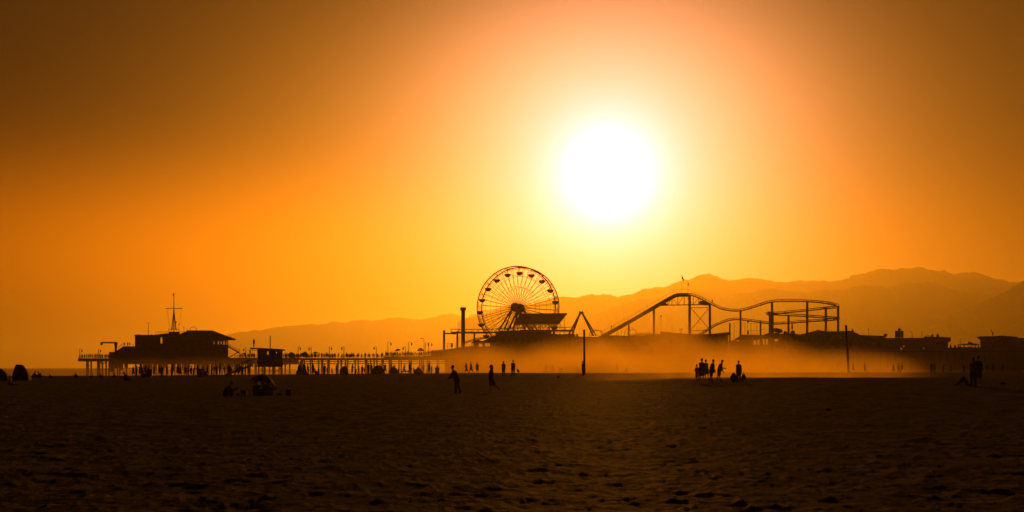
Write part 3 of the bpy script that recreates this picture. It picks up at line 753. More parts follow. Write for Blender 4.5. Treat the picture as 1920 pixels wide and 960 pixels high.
# ================================================================ coaster
def catmull(pts, step=.9):
    P_ = [Vector(p) for p in pts]; P_ = [P_[0]*2-P_[1]]+P_+[P_[-1]*2-P_[-2]]; out = []
    for i in range(1, len(P_)-2):
        a, b, c, d = P_[i-1:i+3]; n = max(2, int((c-b).length/step))
        for k in range(n):
            t = k/n; out.append(.5*((2*b)+(c-a)*t+(2*a-5*b+4*c-d)*t*t+(3*b-a-3*c+d)*t*t*t))
    out.append(P_[-2]); return out
def track(parent, pts, name='track', gauge=.55, spine=.2, drop=.5, ties=3, railr=.09, mat='track', box=False):
    c = catmull([Q(*p) for p in pts]); mb = MB(); Lr, Rr, Sp = [], [], []
    for i, p in enumerate(c):
        t = c[min(i+1, len(c)-1)]-c[max(i-1, 0)]; h = Vector((t.y, -t.x, 0)); h = h.normalized() if h.length > 1e-4 else Vector((0, 1, 0))
        t.normalize(); upv = h.cross(t); upv = upv if upv.z > 0 else -upv
        Lr.append(p+h*gauge); Rr.append(p-h*gauge); Sp.append(p-upv*drop)
        if i % ties == 0: mb.bar(p+h*gauge, p-upv*drop, .1); mb.bar(p-h*gauge, p-upv*drop, .1)
    mb.tube(Lr, railr, 6); mb.tube(Rr, railr, 6); mb.tube(Sp, spine, 8)
    if box:
        for i in range(len(c)-1):
            mb.bar((Lr[i]+Sp[i])/2, (Lr[i+1]+Sp[i+1])/2, .12, drop*.95); mb.bar((Rr[i]+Sp[i])/2, (Rr[i+1]+Sp[i+1])/2, .12, drop*.95)
    return mb.build(name, mat, parent), c
co = thing('roller_coaster', Q(1350, 668), 'steel roller coaster with a long lift hill and a stacked spiral at its right end', 'roller coaster')
lift = [(1112, 637.5, 2), (1130, 628.5, 1), (1165, 609, 0), (1200, 589.2, 0), (1235, 568.5, 0), (1262, 553.4, 0), (1270, 550.8, 0), (1279, 550.2, 0), (1291, 550.2, 0)]
track(co, lift, 'lift_track', .6, .25, .85, 2, .12, 'track', True)
main = [(1291, 550.2, 0), (1299, 551, 0), (1312, 556, 0), (1335, 567.5, 0), (1350, 575, 0), (1363, 578.6, 0), (1378, 580, 0), (1394, 578.6, 0), (1415, 572.5, 0), (1440, 564.5, 0), (1455, 562.3, 0), (1480, 561.8, 0), (1510, 562.2, 0), (1540, 564.5, .5), (1560, 568, 3), (1571, 572, 8), (1566, 574, 14), (1545, 576, 18), (1510, 580, 19), (1472, 583.5, 18), (1448, 585.5, 14), (1438, 586.5, 8), (1450, 587.4, 2), (1480, 588.5, .5), (1515, 590.5, .5), (1548, 593, 2), (1566, 594.6, 6), (1571, 595.8, 10), (1564, 597, 15), (1540, 598.6, 18), (1505, 601, 19), (1465, 604, 17), (1445, 604.2, 14), (1420, 600.6, 13), (1388, 596.6, 13), (1370, 597.2, 12), (1350, 603.5, 12), (1335, 611, 11), (1318, 622, 10), (1305, 630, 9)]
track(co, main, 'track', .55, .2, .55, 3, .1)
track(co, [(1180, 628, 4), (1192, 625.8, 4), (1210, 624.4, 4), (1225, 624.6, 4), (1245, 627.6, 4)], 'low_track', .5, .16, .45, 3, .09)
track(co, [(846, 617.2, 2), (866, 617.4, 1.5), (905, 617.4, -3), (945, 616, -5), (985, 613.8, -6.5), (1020, 613.6, -6.5), (1060, 613.6, -4), (1074, 613.2, -2)], 'seaward_track', .55, .3, 1.15, 3, .1)
track(co, [(872, 641, 3), (888, 636, 3), (905, 632.5, 2), (922, 631, 1), (934, 629, 0)], 'seaward_low_track', .5, .16, .45, 3, .09)
def column(px, top, bot, w, dd=.3, name='column'):
    mb = MB(); rect(mb, px-w/2, px+w/2, top, bot, dd, w*.17); rect(mb, px-w/2-.8, px+w/2+.8, bot-1.2, bot, dd-.1, w*.17+.3); mb.build(name, 'steel', co)
for a in ((1179, 606, 668, 3.2), (1226, 580, 668, 4.2), (1293, 552, 668, 4.8), (1331, 569, 668, 4.6), (1388.5, 582, 668, 3.6), (1368.5, 606, 668, 3, 12), (1426, 602, 668, 3.2, 12.5), (1447.5, 565.5, 668, 4.4),
          (1446, 586, 668, 9.5, 9), (1478.5, 591, 668, 4, 1), (1513.5, 564, 668, 4.6, .6), (1548.5, 577, 668, 4.4, 17.4), (1571.5, 574, 668, 4.4, 9), (857.5, 621, 655, 3.4, 1.6), (889.5, 622, 655, 3.2, -1), (948, 621, 655, 3, -5), (1032, 619, 655, 3.6, -6), (1068, 618, 655, 3, -3)): column(*a)
mb = MB()
for px, t, dd in ((1447, 583.5, 12), (1548, 576, 17.2), (1548, 598.4, 17.2), (1571, 595, 8.8)): mb.bar(Q(px-5, t+1.6, dd), Q(px+3, t+1.6, dd), .5, .35)
mb.bar(Q(1440, 585.5, 8), Q(1458, 589.5, 3), .5); mb.bar(Q(1426, 602, 12.5), Q(1431, 608, 12.5), .2); mb.build('bracket', 'steel', co)
# lattice under the crest, cross bracing of the tall bay
mb = MB()
mb.bar(Q(1239, 572.2, .1), Q(1334, 571, .1), .3, .28)
ch = [(1244, 567.5), (1252, 562.5), (1260, 558), (1271, 554.5), (1283, 553.5), (1300, 554), (1310, 558.5), (1320, 563.5)]
for i, (x_, y_) in enumerate(ch):
    mb.bar(Q(x_, y_, .1), Q(x_, 571.8, .1), .16)
    if i+1 < len(ch): mb.bar(Q(x_, 571.6, .1) if i % 2 else Q(x_, y_, .1), Q(ch[i+1][0], ch[i+1][1], .1) if i % 2 else Q(ch[i+1][0], 571.6, .1), .12)
ext(mb, [(1310, 566), (1318, 563), (1333, 568.5), (1333, 572.4), (1322, 572.4), (1312, 570.6)], -.3, 1.0)
ext(mb, [(1236, 568.5), (1246, 566.5), (1252, 570.8), (1252, 572.8), (1240, 573.4), (1235, 573.6)], -.2, .8)
mb.build('lattice', 'steel', co)
mb = MB(); mb.bar(Q(1295, 577, .4), Q(1330, 576.5, .4), .18); mb.bar(Q(1295, 620, .4), Q(1330, 620, .4), .18)
mb.tube([Q(1295, 577, .5), Q(1330, 617, .5)], .09, 5); mb.tube([Q(1330, 577, .5), Q(1295, 619, .5)], .09, 5)
mb.tube([Q(1295, 621, .5), Q(1302, 628, .5)], .08, 5); mb.build('cross_brace', 'steel', co)
mb = MB(); hr = [(1128, 621.5), (1165, 601.5), (1200, 581.5), (1235, 561), (1264, 544.5), (1268, 542.8), (1290, 542.8), (1296, 545.5), (1312, 553), (1330, 562)]
for i in range(len(hr)-1):
    mb.bar(Q(*hr[i], -.7), Q(*hr[i+1], -.7), .06)
    n = max(1, int((hr[i+1][0]-hr[i][0])/6))
    for k in range(n):
        f = k/n; x_ = hr[i][0]+(hr[i+1][0]-hr[i][0])*f; y_ = hr[i][1]+(hr[i+1][1]-hr[i][1])*f; mb.bar(Q(x_, y_, -.7), Q(x_, y_+7, -.7), .045)
mb.build('handrail', 'steel', co)
mb = MB(); rect(mb, 1334.5, 1336.3, 561.5, 568.5, -.3, .4); rect(mb, 1145.5, 1147, 610, 617, -.5, .4); mb.build('control_box', 'dark', co)
for (fx, fy, fs) in ((1278.3, 514.5, 1.0), (1289.8, 528, .62)):
    t = thing('flag_pole', Q(fx, 549.5), 'taller flag pole with a drooping flag on the coaster crest' if fs == 1 else 'shorter flag pole with a small flag at the right of the coaster crest', 'flag', 'flag poles on the coaster crest')
    MB().tube([Q(fx, 549.5), Q(fx, fy)], .045, 5).build('pole', 'steel', t)
    mb = MB(); k = fs*.174; o_ = Q(fx, fy); pts = [(0, 0), (1.6*k*1, -4*k), (4.2*k, -9.5*k), (3.6*k, -13*k), (1.8*k, -11*k), (0, -6.5*k)]
    fr = [o_+Vector((a, .1*math.sin(i*1.7), b)) for i, (a, b) in enumerate(pts)]; n = len(fr)
    mb.add(fr+[v+Vector((0, .04, 0)) for v in fr], [tuple(range(n)), tuple(range(2*n-1, n-1, -1))]+[(i, i+n, (i+1) % n+n, (i+1) % n) for i in range(n)])
    mb.build('flag', 'canvas2' if fs == 1 else 'canvas3', t)
lp = thing('loop_track', Q(1118, 632), 'small hooped steel ride track at the foot of the swing frame', 'ride track')
mb = MB()
for cx, cy, r, dd in ((1117, 632, 13, 3), (1121, 633, 13, 4.5)):
    pts = [Q(cx+r*math.cos(a), cy-r*1.05*math.sin(a), dd) for a in np.linspace(PI, 0, 16)]; mb.tube(pts, .09, 5)
for k in range(1, 15):
    a = PI-k*PI/15; mb.bar(Q(1117+13*math.cos(a), 632-13.6*math.sin(a), 3), Q(1121+13*math.cos(a), 633-13.6*math.sin(a), 4.5), .07)
mb.build('rail', 'track', lp)
lp = thing('loop_track', Q(1180, 629), 'thin hoops of a small ride seen under the coaster lift hill', 'ride track')
mb = MB()
for cx, cy, rx, ry, dd in ((1182, 631, 12, 17, 6), (1186, 631, 11, 13, 8), (1150, 629, 6, 17, 7)):
    mb.tube([Q(cx+rx*math.cos(a), cy-ry*math.sin(a), dd) for a in np.linspace(PI, 0, 16)], .07, 5)
for px in (1159, 1165): mb.tube([Q(px, 632, 6), Q(px, 615, 6)], .06, 5)
mb.build('rail', 'steel', lp)
# pendulum ride: A frame
sw = thing('swing_ride_frame', Q(1092, 632), 'tall A shaped swing ride frame between the wheel and the coaster', 'ride')
for (a, b, t) in (((1088.2, 586), (1066, 628), 1), ((1088.2, 586), (1066, 628), 6), ((1091.8, 586), (1118, 630), 1), ((1091.8, 586), (1118, 630), 6)):
    off = -2 if t > 3 else 0
    q = MB(); s_ = (6.5 if b[0] < 1090 else -5.5)*(1 if t > 3 else 0)
    q.bar(Q(a[0]+off*.2, a[1]+.3, t*.3), Q(b[0]+s_, b[1], t), .42, .42); q.build('leg', 'steel', sw)
mb = MB()
for f in (.2, .4, .6, .8):
    for (x0, y0, x1, y1, s_) in ((1088, 586, 1066, 628, 6.5), (1092, 586, 1118, 630, -5.5)):
        mb.bar(Q(x0+(x1-x0)*f, y0+(y1-y0)*f, .3+.7*f), Q(x0+(x1+s_-x0)*f, y0+(y1-y0)*f, 1.8+4.2*f), .1)
mb.build('leg_brace', 'steel', sw)
mb = MB(); rect(mb, 1086, 1094, 584.4, 588.6, .2, 2); rect(mb, 1086.3, 1088, 583.2, 584.5, .3, .4); rect(mb, 1091.8, 1093.4, 583.2, 584.5, .3, .4); mb.build('pivot_head', 'dark', sw)
# swing tower with cage (thin poles right of the main bay)
sg = thing('bungee_frame', Q(1397, 636), 'very thin pole and cable frame behind the low coaster hill', 'ride frame')
mb = MB()
for px, t in ((1376.5, 605.5), (1397, 605), (1402, 602), (1419, 606), (1408, 606)): mb.tube([Q(px, 634, 16), Q(px, t, 16)], .07, 5)
for a, b, y_ in ((1376.5, 1398, 605.5), (1402, 1425, 606), (1402, 1425, 620), (1425, 1436, 618)): mb.bar(Q(a, y_, 16), Q(b, y_, 16), .07)
mb.build('pole', 'steel', sg)
mb = MB(); rect(mb, 1401, 1404, 620, 627, 15.5, .6); mb.ball(Q(1402.5, 603, 16), .35); mb.build('seat', 'dark', sg)
for (px, t) in ((1239.5, 591.5), (1260.5, 609)):
    m_ = MB(); m_.tube([Q(px, 628, 20), Q(px, t, 20)], .05, 5)
    if t < 600: m_.ball(Q(px, t+1, 20), (.2, .2, .35)); m_.ball(Q(px-1.5, t+1.6, 20), (.15, .15, .2))
    tag(m_.build('light_mast', 'steel'), 'faint thin light mast seen through the coaster bay' if t < 600 else 'short bare rod right of the faint light mast', 'mast')
m_ = MB(); m_.tube([Q(1276.8, 628, 6), Q(1276.8, 620, 6)], .08, 5); rect(m_, 1274.2, 1276, 616.3, 619.5, 6, .4); rect(m_, 1277.4, 1279.4, 616.3, 620, 6, .4); m_.bar(Q(1274, 619.5, 6), Q(1279.5, 619.5, 6), .08)
tag(m_.build('floodlight', 'dark'), 'twin floodlight on a short post above the curved roof', 'light')
# ================================================================ midway and shore buildings
def bld(name, label, outline, dd, depth, mat='wall', cat='building', roof=None, holes=(), shutters=(), extra=None, doors=()):
    px = sum(p[0] for p in outline)/len(outline); t = thing(name, Q(px, 672, dd), label, cat)
    mb = MB()
    if holes:
        xs = [p[0] for p in outline]; ys = [p[1] for p in outline]
        holed(mb, min(xs), max(xs), min(ys), max(ys), holes, dd, .4); 
    else: ext(mb, outline, dd, depth)
    mb.build('wall', mat, t)
    if roof: r = MB(); ext(r, roof, dd-.7, depth+1.4); r.build('roof', 'roof', t)
    if holes: panes(t, holes, dd)
    for s in shutters:
        g = MB(); rect(g, s[0], s[1], s[2], s[3], dd-.12, .11); f = g.build('window', 'dark', t)
        p = MB(); rect(p, s[0]+.5, s[1]-.5, s[2]+.5, s[3]-.5, dd-.15, .025); p.build('pane', 'glass', f)
    for s in doors:
        g = MB(); rect(g, s[0], s[1], s[2], s[3], dd-.1, .09); g.build('door', 'wall2', t)
    return t
def row(a, b, w, gap, t, bt): 
    out = []; x = a
    while x+w <= b: out.append((x, x+w, t, bt)); x += w+gap
    return out
bld('arcade_building', 'long low midway hall under the coaster lift hill', [(1128, 630.5), (1150, 630), (1180, 631.5), (1205, 630.5), (1238, 627.5), (1242, 627.5), (1242, 671), (1128, 671)], 3, 12, 'wall', 'building', [(1127, 630), (1150, 628.6), (1180, 630), (1205, 629), (1238, 626), (1238, 628), (1205, 631), (1180, 632), (1150, 631), (1127, 632)], shutters=row(1136, 1236, 9, 6, 641, 650), doors=[(1160, 1166, 653, 667.8), (1210, 1216, 653, 667.8)])
bld('curved_roof_hall', 'wide hall with a sagging roofline below the tall coaster bay', [(1239, 624), (1300, 628), (1335, 628.5), (1366, 625), (1366, 668), (1239, 668)], 2, 13, 'wall2', 'building', [(1237.5, 621.4), (1260, 623.6), (1285, 625.8), (1303, 626.6), (1335, 626), (1369, 622.4), (1369, 625.5), (1335, 629), (1303, 629.5), (1237.5, 624.6)], shutters=row(1246, 1362, 8, 5, 636, 643), doors=[(1268, 1275, 652, 667.8), (1330, 1337, 652, 667.8)])
bld('narrow_booth', 'narrow ticket booth block at the right end of the sagging hall', [(1366.3, 638.6), (1378, 638.6), (1378, 668), (1366.3, 668)], 2.2, 6, 'wall', shutters=[(1369, 1375, 645, 652)])
h = [(1379.5, 1386, 637, 640), (1412, 1418.5, 638.2, 646.5), (1419.6, 1424.5, 637, 646.5), (1430, 1434, 635, 646.5), (1435.2, 1440.5, 635, 646.5), (1452, 1459.5, 635, 641)]
t = bld('open_pavilion', 'open pavilion with bright gaps between posts under the low coaster hill', [(1378, 634), (1462, 634), (1462, 668), (1378, 668)], 2.4, 9, 'wall', 'pavilion', None, h)
mb = MB(); ext(mb, [(1374, 638.4), (1388, 629.5), (1392, 627), (1396, 627.5), (1430, 628), (1440, 624.5), (1462, 623.5), (1462, 634.6), (1428, 635), (1408, 637.2), (1378, 637.4)], 1.7, 4); mb.build('roof', 'roof', t)
bld('ride_station', 'long ride station building below the spiral of the coaster', [(1462, 625.5), (1482, 624.5), (1500, 627), (1520, 622.5), (1534, 618.5), (1548, 621), (1566, 621), (1590, 620.5), (1590, 668), (1462, 668)], 2.5, 12, 'wall2', 'building', None, shutters=row(1468, 1586, 6, 3.5, 631, 640)+row(1470, 1586, 10, 9, 648, 654))
# ride cars and clutter on the station roof
mb = MB(); ext(mb, [(1451, 621.8), (1450, 616), (1455, 614.6), (1463, 617), (1467, 619), (1467.5, 623), (1462, 624)], 1, 2.4)
tag(mb.build('coaster_train', 'dark'), 'parked coaster train hunched at the foot of the spiral', 'train')
for (a, b, c, d) in ((1469, 1476, 621, 625), (1482, 1491, 620, 625.5), (1483.5, 1487, 607, 616)):
    mb = MB(); ext(mb, [(a, d), (a+.8, c+.6), ((a+b)/2, c-.5), (b-.6, c+1), (b, d)], 2, 1.6); mb.tube([Q((a+b)/2, d, 2.5), Q((a+b)/2, d+3 if d > 618 else 625, 2.5)], .1, 5)
    tag(mb.build('speaker_horn' if d < 618 else 'roof_fan', 'dark'), 'dark loudspeaker cluster on a post beside the spiral columns' if d < 618 else ('low rounded roof fan just right of the parked train' if a < 1475 else 'wider roof fan between two spiral columns'), 'speaker' if d < 618 else 'fan')
bld('stepped_building', 'dark building stepping down behind the leaning post', [(1586, 622), (1598, 621), (1600, 624.5), (1606, 625.6), (1612, 629), (1660, 631), (1660, 668), (1586, 668)], 3, 14, 'wall', 'building', [(1585, 620.6), (1599, 620), (1602, 623.6), (1607, 624.6), (1612, 628), (1661, 629.8), (1661, 631.4), (1611, 630), (1585, 623)], shutters=row(1592, 1656, 5, 4, 642, 648))
mb = MB(); mb.tube([Q(1601, 625, 3.5), Q(1598.4, 618.5, 3.5)], .22, 6); mb.ball(Q(1598.4, 618.4, 3.5), (.3, .3, .22)); tag(mb.build('roof_flue', 'dark'), 'short tilted flue on the roof behind the leaning post', 'flue')
mb = MB(); mb.tube([Q(1660.3, 631, 2.5), Q(1660.3, 628, 2.5)], .42, 8); mb.lathe(Q(1660.3, 629.4, 2.5), [(.3, 0), (.62, .1), (.62, .4), (.2, .65)], 10); tag(mb.build('chimney', 'wall'), 'round capped chimney at the right corner of the stepped building', 'chimney')
h2 = [(1654.5, 1658.5, 652.2, 654.8), (1687, 1691.8, 651.5, 656), (1692.6, 1696.5, 648, 651), (1730, 1733.6, 652, 654.5), (1735, 1746, 649.3, 651), (1756.5, 1762, 648.5, 651)]
bld('low_shore_building', 'long low flat shore building under the twin panel sign', [(1656, 635.2), (1738, 635.2), (1738, 668), (1656, 668)], 6, .5, 'wall2', 'building', [(1659, 633.6), (1735, 633.6), (1735, 636), (1659, 636)], h2[1:4])
bld('flared_eave_restaurant', 'restaurant with a flared right eave and two roof domes', [(1734, 634), (1778, 634), (1777, 668), (1734, 668)], 4, 12, 'wall', 'building', [(1731, 632.8), (1735, 631), (1770, 631.8), (1780, 632.4), (1783, 631.4), (1782.4, 638.5), (1779, 640.6), (1777, 637), (1734, 636.6)], shutters=row(1737, 1775, 3.4, 2.4, 641, 646))
for px, r, q in ((1748, .38, 'left'), (1758, .46, 'right')):
    mb = MB(); mb.lathe(Q(px, 632, 6), [(r*.8, 0), (r*.8, .35), (r, .4), (r, .6), (r*.7, .85), (r*.2, 1.0)], 12)
    tag(mb.build('roof_vent', 'dark'), q+' one of two domed vents on the restaurant roof', 'vent', 'domed vents on the restaurant roof')
mb = MB(); pts = [(1733, 631.4), (1736, 629.5), (1746, 629)]
for a, b in zip(pts, pts[1:]): mb.bar(Q(*a, 5), Q(*b, 5), .1)
for px in (1735, 1741, 1746): mb.bar(Q(px, 632, 5), Q(px, 629.3, 5), .07)
mb.bar(Q(1762, 632, 5), Q(1766, 629, 5), .09); tag(mb.build('roof_railing', 'steel'), 'short railing left of the domed vents', 'railing')
ts = thing('panel_sign', Q(1686, 634, 5), 'tall sign of two dark panels on a post with a ball finial', 'sign')
mb = MB(); mb.tube([Q(1686.3, 668, 5.4), Q(1686.3, 617, 5.4)], .3, 8); mb.build('post', 'steel', ts)
for a, b in ((1678.2, 1684.6), (1688.2, 1694.2)): g = MB(); rect(g, a, b, 620.3, 633, 5.1, .35); g.build('panel', 'canvas', ts)
mb = MB(); mb.ball(Q(1686.3, 617.6, 5.4), (.5, .4, .4)); mb.ball(Q(1688.4, 616.8, 5.4), (.2, .2, .15)); mb.build('finial', 'dark', ts)
sl_ = thing('street_lamp', Q(1710.3, 634, 12), 'thin shore street lamp with an arm to the left, right of the panel sign', 'lamp')
mb = MB(); mb.tube([Q(1710.3, 636, 12), Q(1710, 622.4, 12)], [.12, .08], 6); mb.build('pole', 'steel', sl_)
mb = MB(); mb.tube([Q(1710, 622.4, 12), Q(1707.5, 621.2, 12)], .06, 5); mb.ball(Q(1707, 621.3, 12), (.28, .2, .12)); mb.build('lamp_head', 'steel', sl_)
bld('flat_cafe', 'wide flat roofed cafe with overhanging eaves at the right', [(1838, 635), (1905, 635), (1908, 668), (1838, 668)], 4, 12, 'wall2', 'building', [(1831, 632), (1838, 630.6), (1862, 630.2), (1880, 629.2), (1896, 630.6), (1908, 631.4), (1908.5, 633.6), (1896, 636), (1840, 637.6), (1836, 635)], shutters=row(1844, 1900, 6, 3, 640, 645))
mb = MB(); mb.tube([Q(1861.5, 632, 6), Q(1861, 624, 6), Q(1858.6, 619, 6)], [.1, .1, .06], 6); mb.ball(Q(1861.6, 624.4, 6), (.28, .25, .22)); mb.ball(Q(1859, 619.4, 6), (.22, .2, .12)); tag(mb.build('weather_mast', 'dark'), 'small bent instrument mast on the flat cafe roof', 'mast')
bld('end_building', 'plain low building cut off by the right edge', [(1904, 635), (1990, 635), (1990, 668), (1904, 668)], 6, 12, 'wall', 'building', [(1907, 633.6), (1992, 633.6), (1992, 635.6), (1907, 635.6)])
for px, t, b, lb in ((1628.8, 616.5, 632, 'hair thin rod on the roof of the stepped building'), (1728.5, 622, 635, 'hair thin rod left of the restaurant roof railing'), (1800.5, 636, 652, 'hair thin rod above the left end of the tent canopy')):
    m_ = MB(); m_.tube([Q(px, b, 6), Q(px, t, 6)], .06, 5); m_.ball(Q(px, t, 6), (.14, .14, .2)); tag(m_.build('roof_antenna', 'steel'), lb, 'antenna')
cp = thing('tent_canopy', Q(1815, 652, 4), 'low tent canopy with a small peak between restaurant and cafe', 'canopy')
mb = MB(); ext(mb, [(1794.5, 646.4), (1798, 645.4), (1814, 644.6), (1817, 641.6), (1821, 641.2), (1824, 643.8), (1835, 645), (1836, 646.8)], 4, 4); rect(mb, 1815.4, 1817, 639.6, 643, 5, .3); mb.build('roof', 'canvas', cp)
mb = MB()
for px in (1797, 1808, 1823, 1828.5, 1834.5): mb.bar(Q(px, 646, 4.3), Q(px, 660, 4.3), .22)
mb.build('post', 'steel', cp)
mb = MB(); ext(mb, [(1601, 652), (1655, 653), (1700, 656.4), (1734, 655), (1762, 651.5), (1782, 652.5), (1800, 650.8), (1836, 651.4), (1990, 649), (1990, 699), (1601, 699)], -4, 1.2)
tag(mb.build('retaining_wall', 'wall'), 'long dark retaining wall behind the beach at the right', 'wall')
mb = MB()
for px in range(1608, 1985, 14): rect(mb, px, px+.9, 660, 698.5, -4.3, .28)
rect(mb, 1602, 1988, 658.4, 660, -4.35, .3)
tag(mb.build('timber_fence', 'wood'), 'post and rail fence along the front of the dark retaining wall', 'fence')
# little pointed trees, and shrubs with leaf sized faces
def tree(px, base, top, wpx, dd, label, shape='cone'):
    t = thing('conifer_tree' if shape == 'cone' else 'shrub', Q(px, base, dd), label, 'tree' if shape == 'cone' else 'shrub')
    b = Q(px, base, dd); H = (base-top)*b.y/F; W = wpx*b.y/F/2
    MB().tube([b, b+Vector((0, 0, H*.8))], [.1, .04], 6).build('trunk', 'bark', t)
    mb = MB(); rr = random.Random(int(px))
    for i in range(int(260)):
        f = rr.random(); ang = rr.uniform(0, 2*PI); r_ = W*((1-f)**.8 if shape == 'cone' else math.sin(PI*min(.98, f*.8+.12)))*rr.uniform(.35, 1.05)
        c = b+Vector((r_*math.cos(ang), r_*math.sin(ang), H*(.08+.92*f))); s_ = rr.uniform(.08, .2)
        a1 = Vector((rr.uniform(-1, 1), rr.uniform(-1, 1), rr.uniform(-1, 1))).normalized()*s_; a2 = Vector((rr.uniform(-1, 1), rr.uniform(-1, 1), rr.uniform(-1, 1))).normalized()*s_
        mb.add([c-a1, c+a2, c+a1, c-a2], [(0, 1, 2, 3)])
    mb.build('crown', 'leaf', t)
tree(1782.5, 655, 646.5, 5, 3, 'small pointed tree just right of the restaurant eave')
tree(1790.5, 655, 646.8, 6, 3, 'small pointed tree between the restaurant and the tent canopy')
tree(1800, 656, 650, 8, 2, 'low rounded shrub under the tent canopy', 'round'); tree(1818, 656, 650.5, 14, 2, 'wide low shrub right of the tent canopy posts', 'round')
tree(1669, 657, 651.5, 10, 1, 'low shrub on the wall left of the panel sign', 'round'); tree(1708, 658, 654.4, 14, 0, 'long low shrub on the wall under the thin street lamp', 'round')
# ================================================================ people
def rx(v, deg):
    a = math.radians(deg); y, z = v.y, v.z
    return Vector((v.x, y*math.cos(a)-z*math.sin(a), y*math.sin(a)+z*math.cos(a)))
def limb(deg, L, abd=0):
    """hanging limb swung forward (towards +y) by deg and outward by abd"""
    v = rx(Vector((0, 0, -L)), deg); a = math.radians(abd)
    return Vector((v.x+L*math.sin(a)*math.copysign(1, abd) if abd else v.x, v.y, v.z))
class Cap:
    """tapered capsules fused by a voxel remesh into one continuous surface"""
    def __init__(s): s.mb = MB()
    def c(s, p, q, r0, r1, n=10):
        p, q = Vector(p), Vector(q); d = q-p
        if d.length < 1e-4: s.mb.ball(p, max(r0, r1), 12, 8); return s
        dn = d.normalized(); pts = []; rr = []
        for k in range(4):
            a = PI/2*(1-k/3); pts.append(p-dn*r0*math.sin(a)); rr.append(max(.003, r0*math.cos(a)))
        for k in range(1, 3): pts.append(p+d*k/3); rr.append(r0+(r1-r0)*k/3)
        for k in range(4):
            a = PI/2*(k/3); pts.append(q+dn*r1*math.sin(a)); rr.append(max(.003, r1*math.cos(a)))
        s.mb.tube(pts, rr, n); return s
    def ball(s, c, r): s.mb.ball(c, r, 14, 10); return s
    def mesh(s, name, mat, voxel=.02, smooth=True):
        me = bpy.data.meshes.new(name); me.from_pydata([tuple(v) for v in s.mb.v], [], s.mb.f); me.update()
        bm = bmesh.new(); bm.from_mesh(me); bmesh.ops.recalc_face_normals(bm, faces=bm.faces); bm.to_mesh(me); bm.free()
        o = bpy.data.objects.new('tmp', me); COL.objects.link(o)
        r = o.modifiers.new('r', 'REMESH'); r.mode = 'VOXEL'; r.voxel_size = voxel
        sm = o.modifiers.new('s', 'SMOOTH'); sm.factor = .5; sm.iterations = 2
        dg = bpy.context.evaluated_depsgraph_get(); m2 = bpy.data.meshes.new_from_object(o.evaluated_get(dg))
        bpy.data.objects.remove(o); bpy.data.meshes.remove(me); m2.name = name
        m2.materials.clear(); m2.materials.append(M[mat]); m2.polygons.foreach_set('use_smooth', [smooth]*len(m2.polygons))
        return m2
def skel(lean=0, arm=(5, -5), fore=(12, 12), leg=(0, 0), knee=(4, 4), abd=6, sit=False, head=0, stance=.09, twist=0):
    """joint positions of a 1.7 m body facing +y; index 0 is its right side (x<0)"""
    J = {}; pel = Vector((0, 0, .92)); J['pel'] = pel
    sp = rx(Vector((0, 0, 1)), -lean); J['chest'] = pel+sp*.36; J['neck'] = pel+sp*.53; J['neck2'] = J['neck']+rx(Vector((0, 0, .10)), -lean*.6-head)
    J['head'] = J['neck2']+rx(Vector((0, .015, .10)), -lean*.3-head)
    J['up'] = rx(Vector((0, 0, 1)), -lean*.3-head); J['fw'] = rx(Vector((0, 1, 0)), -lean*.3-head)
    for i, s in ((0, -1), (1, 1)):
        sh = J['neck']+sp*-.085+Vector((s*.165, 0, 0)); el = sh+limb(arm[i]-lean*.0, .29, s*abd); wr = el+limb(arm[i]+fore[i], .25, s*abd*.5)
        J['sh%d' % i], J['el%d' % i], J['wr%d' % i] = sh, el, wr; J['hd%d' % i] = wr+(wr-el).normalized()*.08
        hp = pel+Vector((s*.095, 0, -.03)); kn = hp+limb(leg[i], .42, s*(stance-.09)*90 if stance > .09 else 0); an = kn+limb(leg[i]-knee[i], .41)
        J['hp%d' % i], J['kn%d' % i], J['an%d' % i] = hp, kn, an
    if sit: dz = .115-pel.z
    else: dz = .075-min(J['an0'].z, J['an1'].z)
    for k in J:
        if k not in ('up', 'fw'): J[k] = J[k]+Vector((0, 0, dz))
    return J
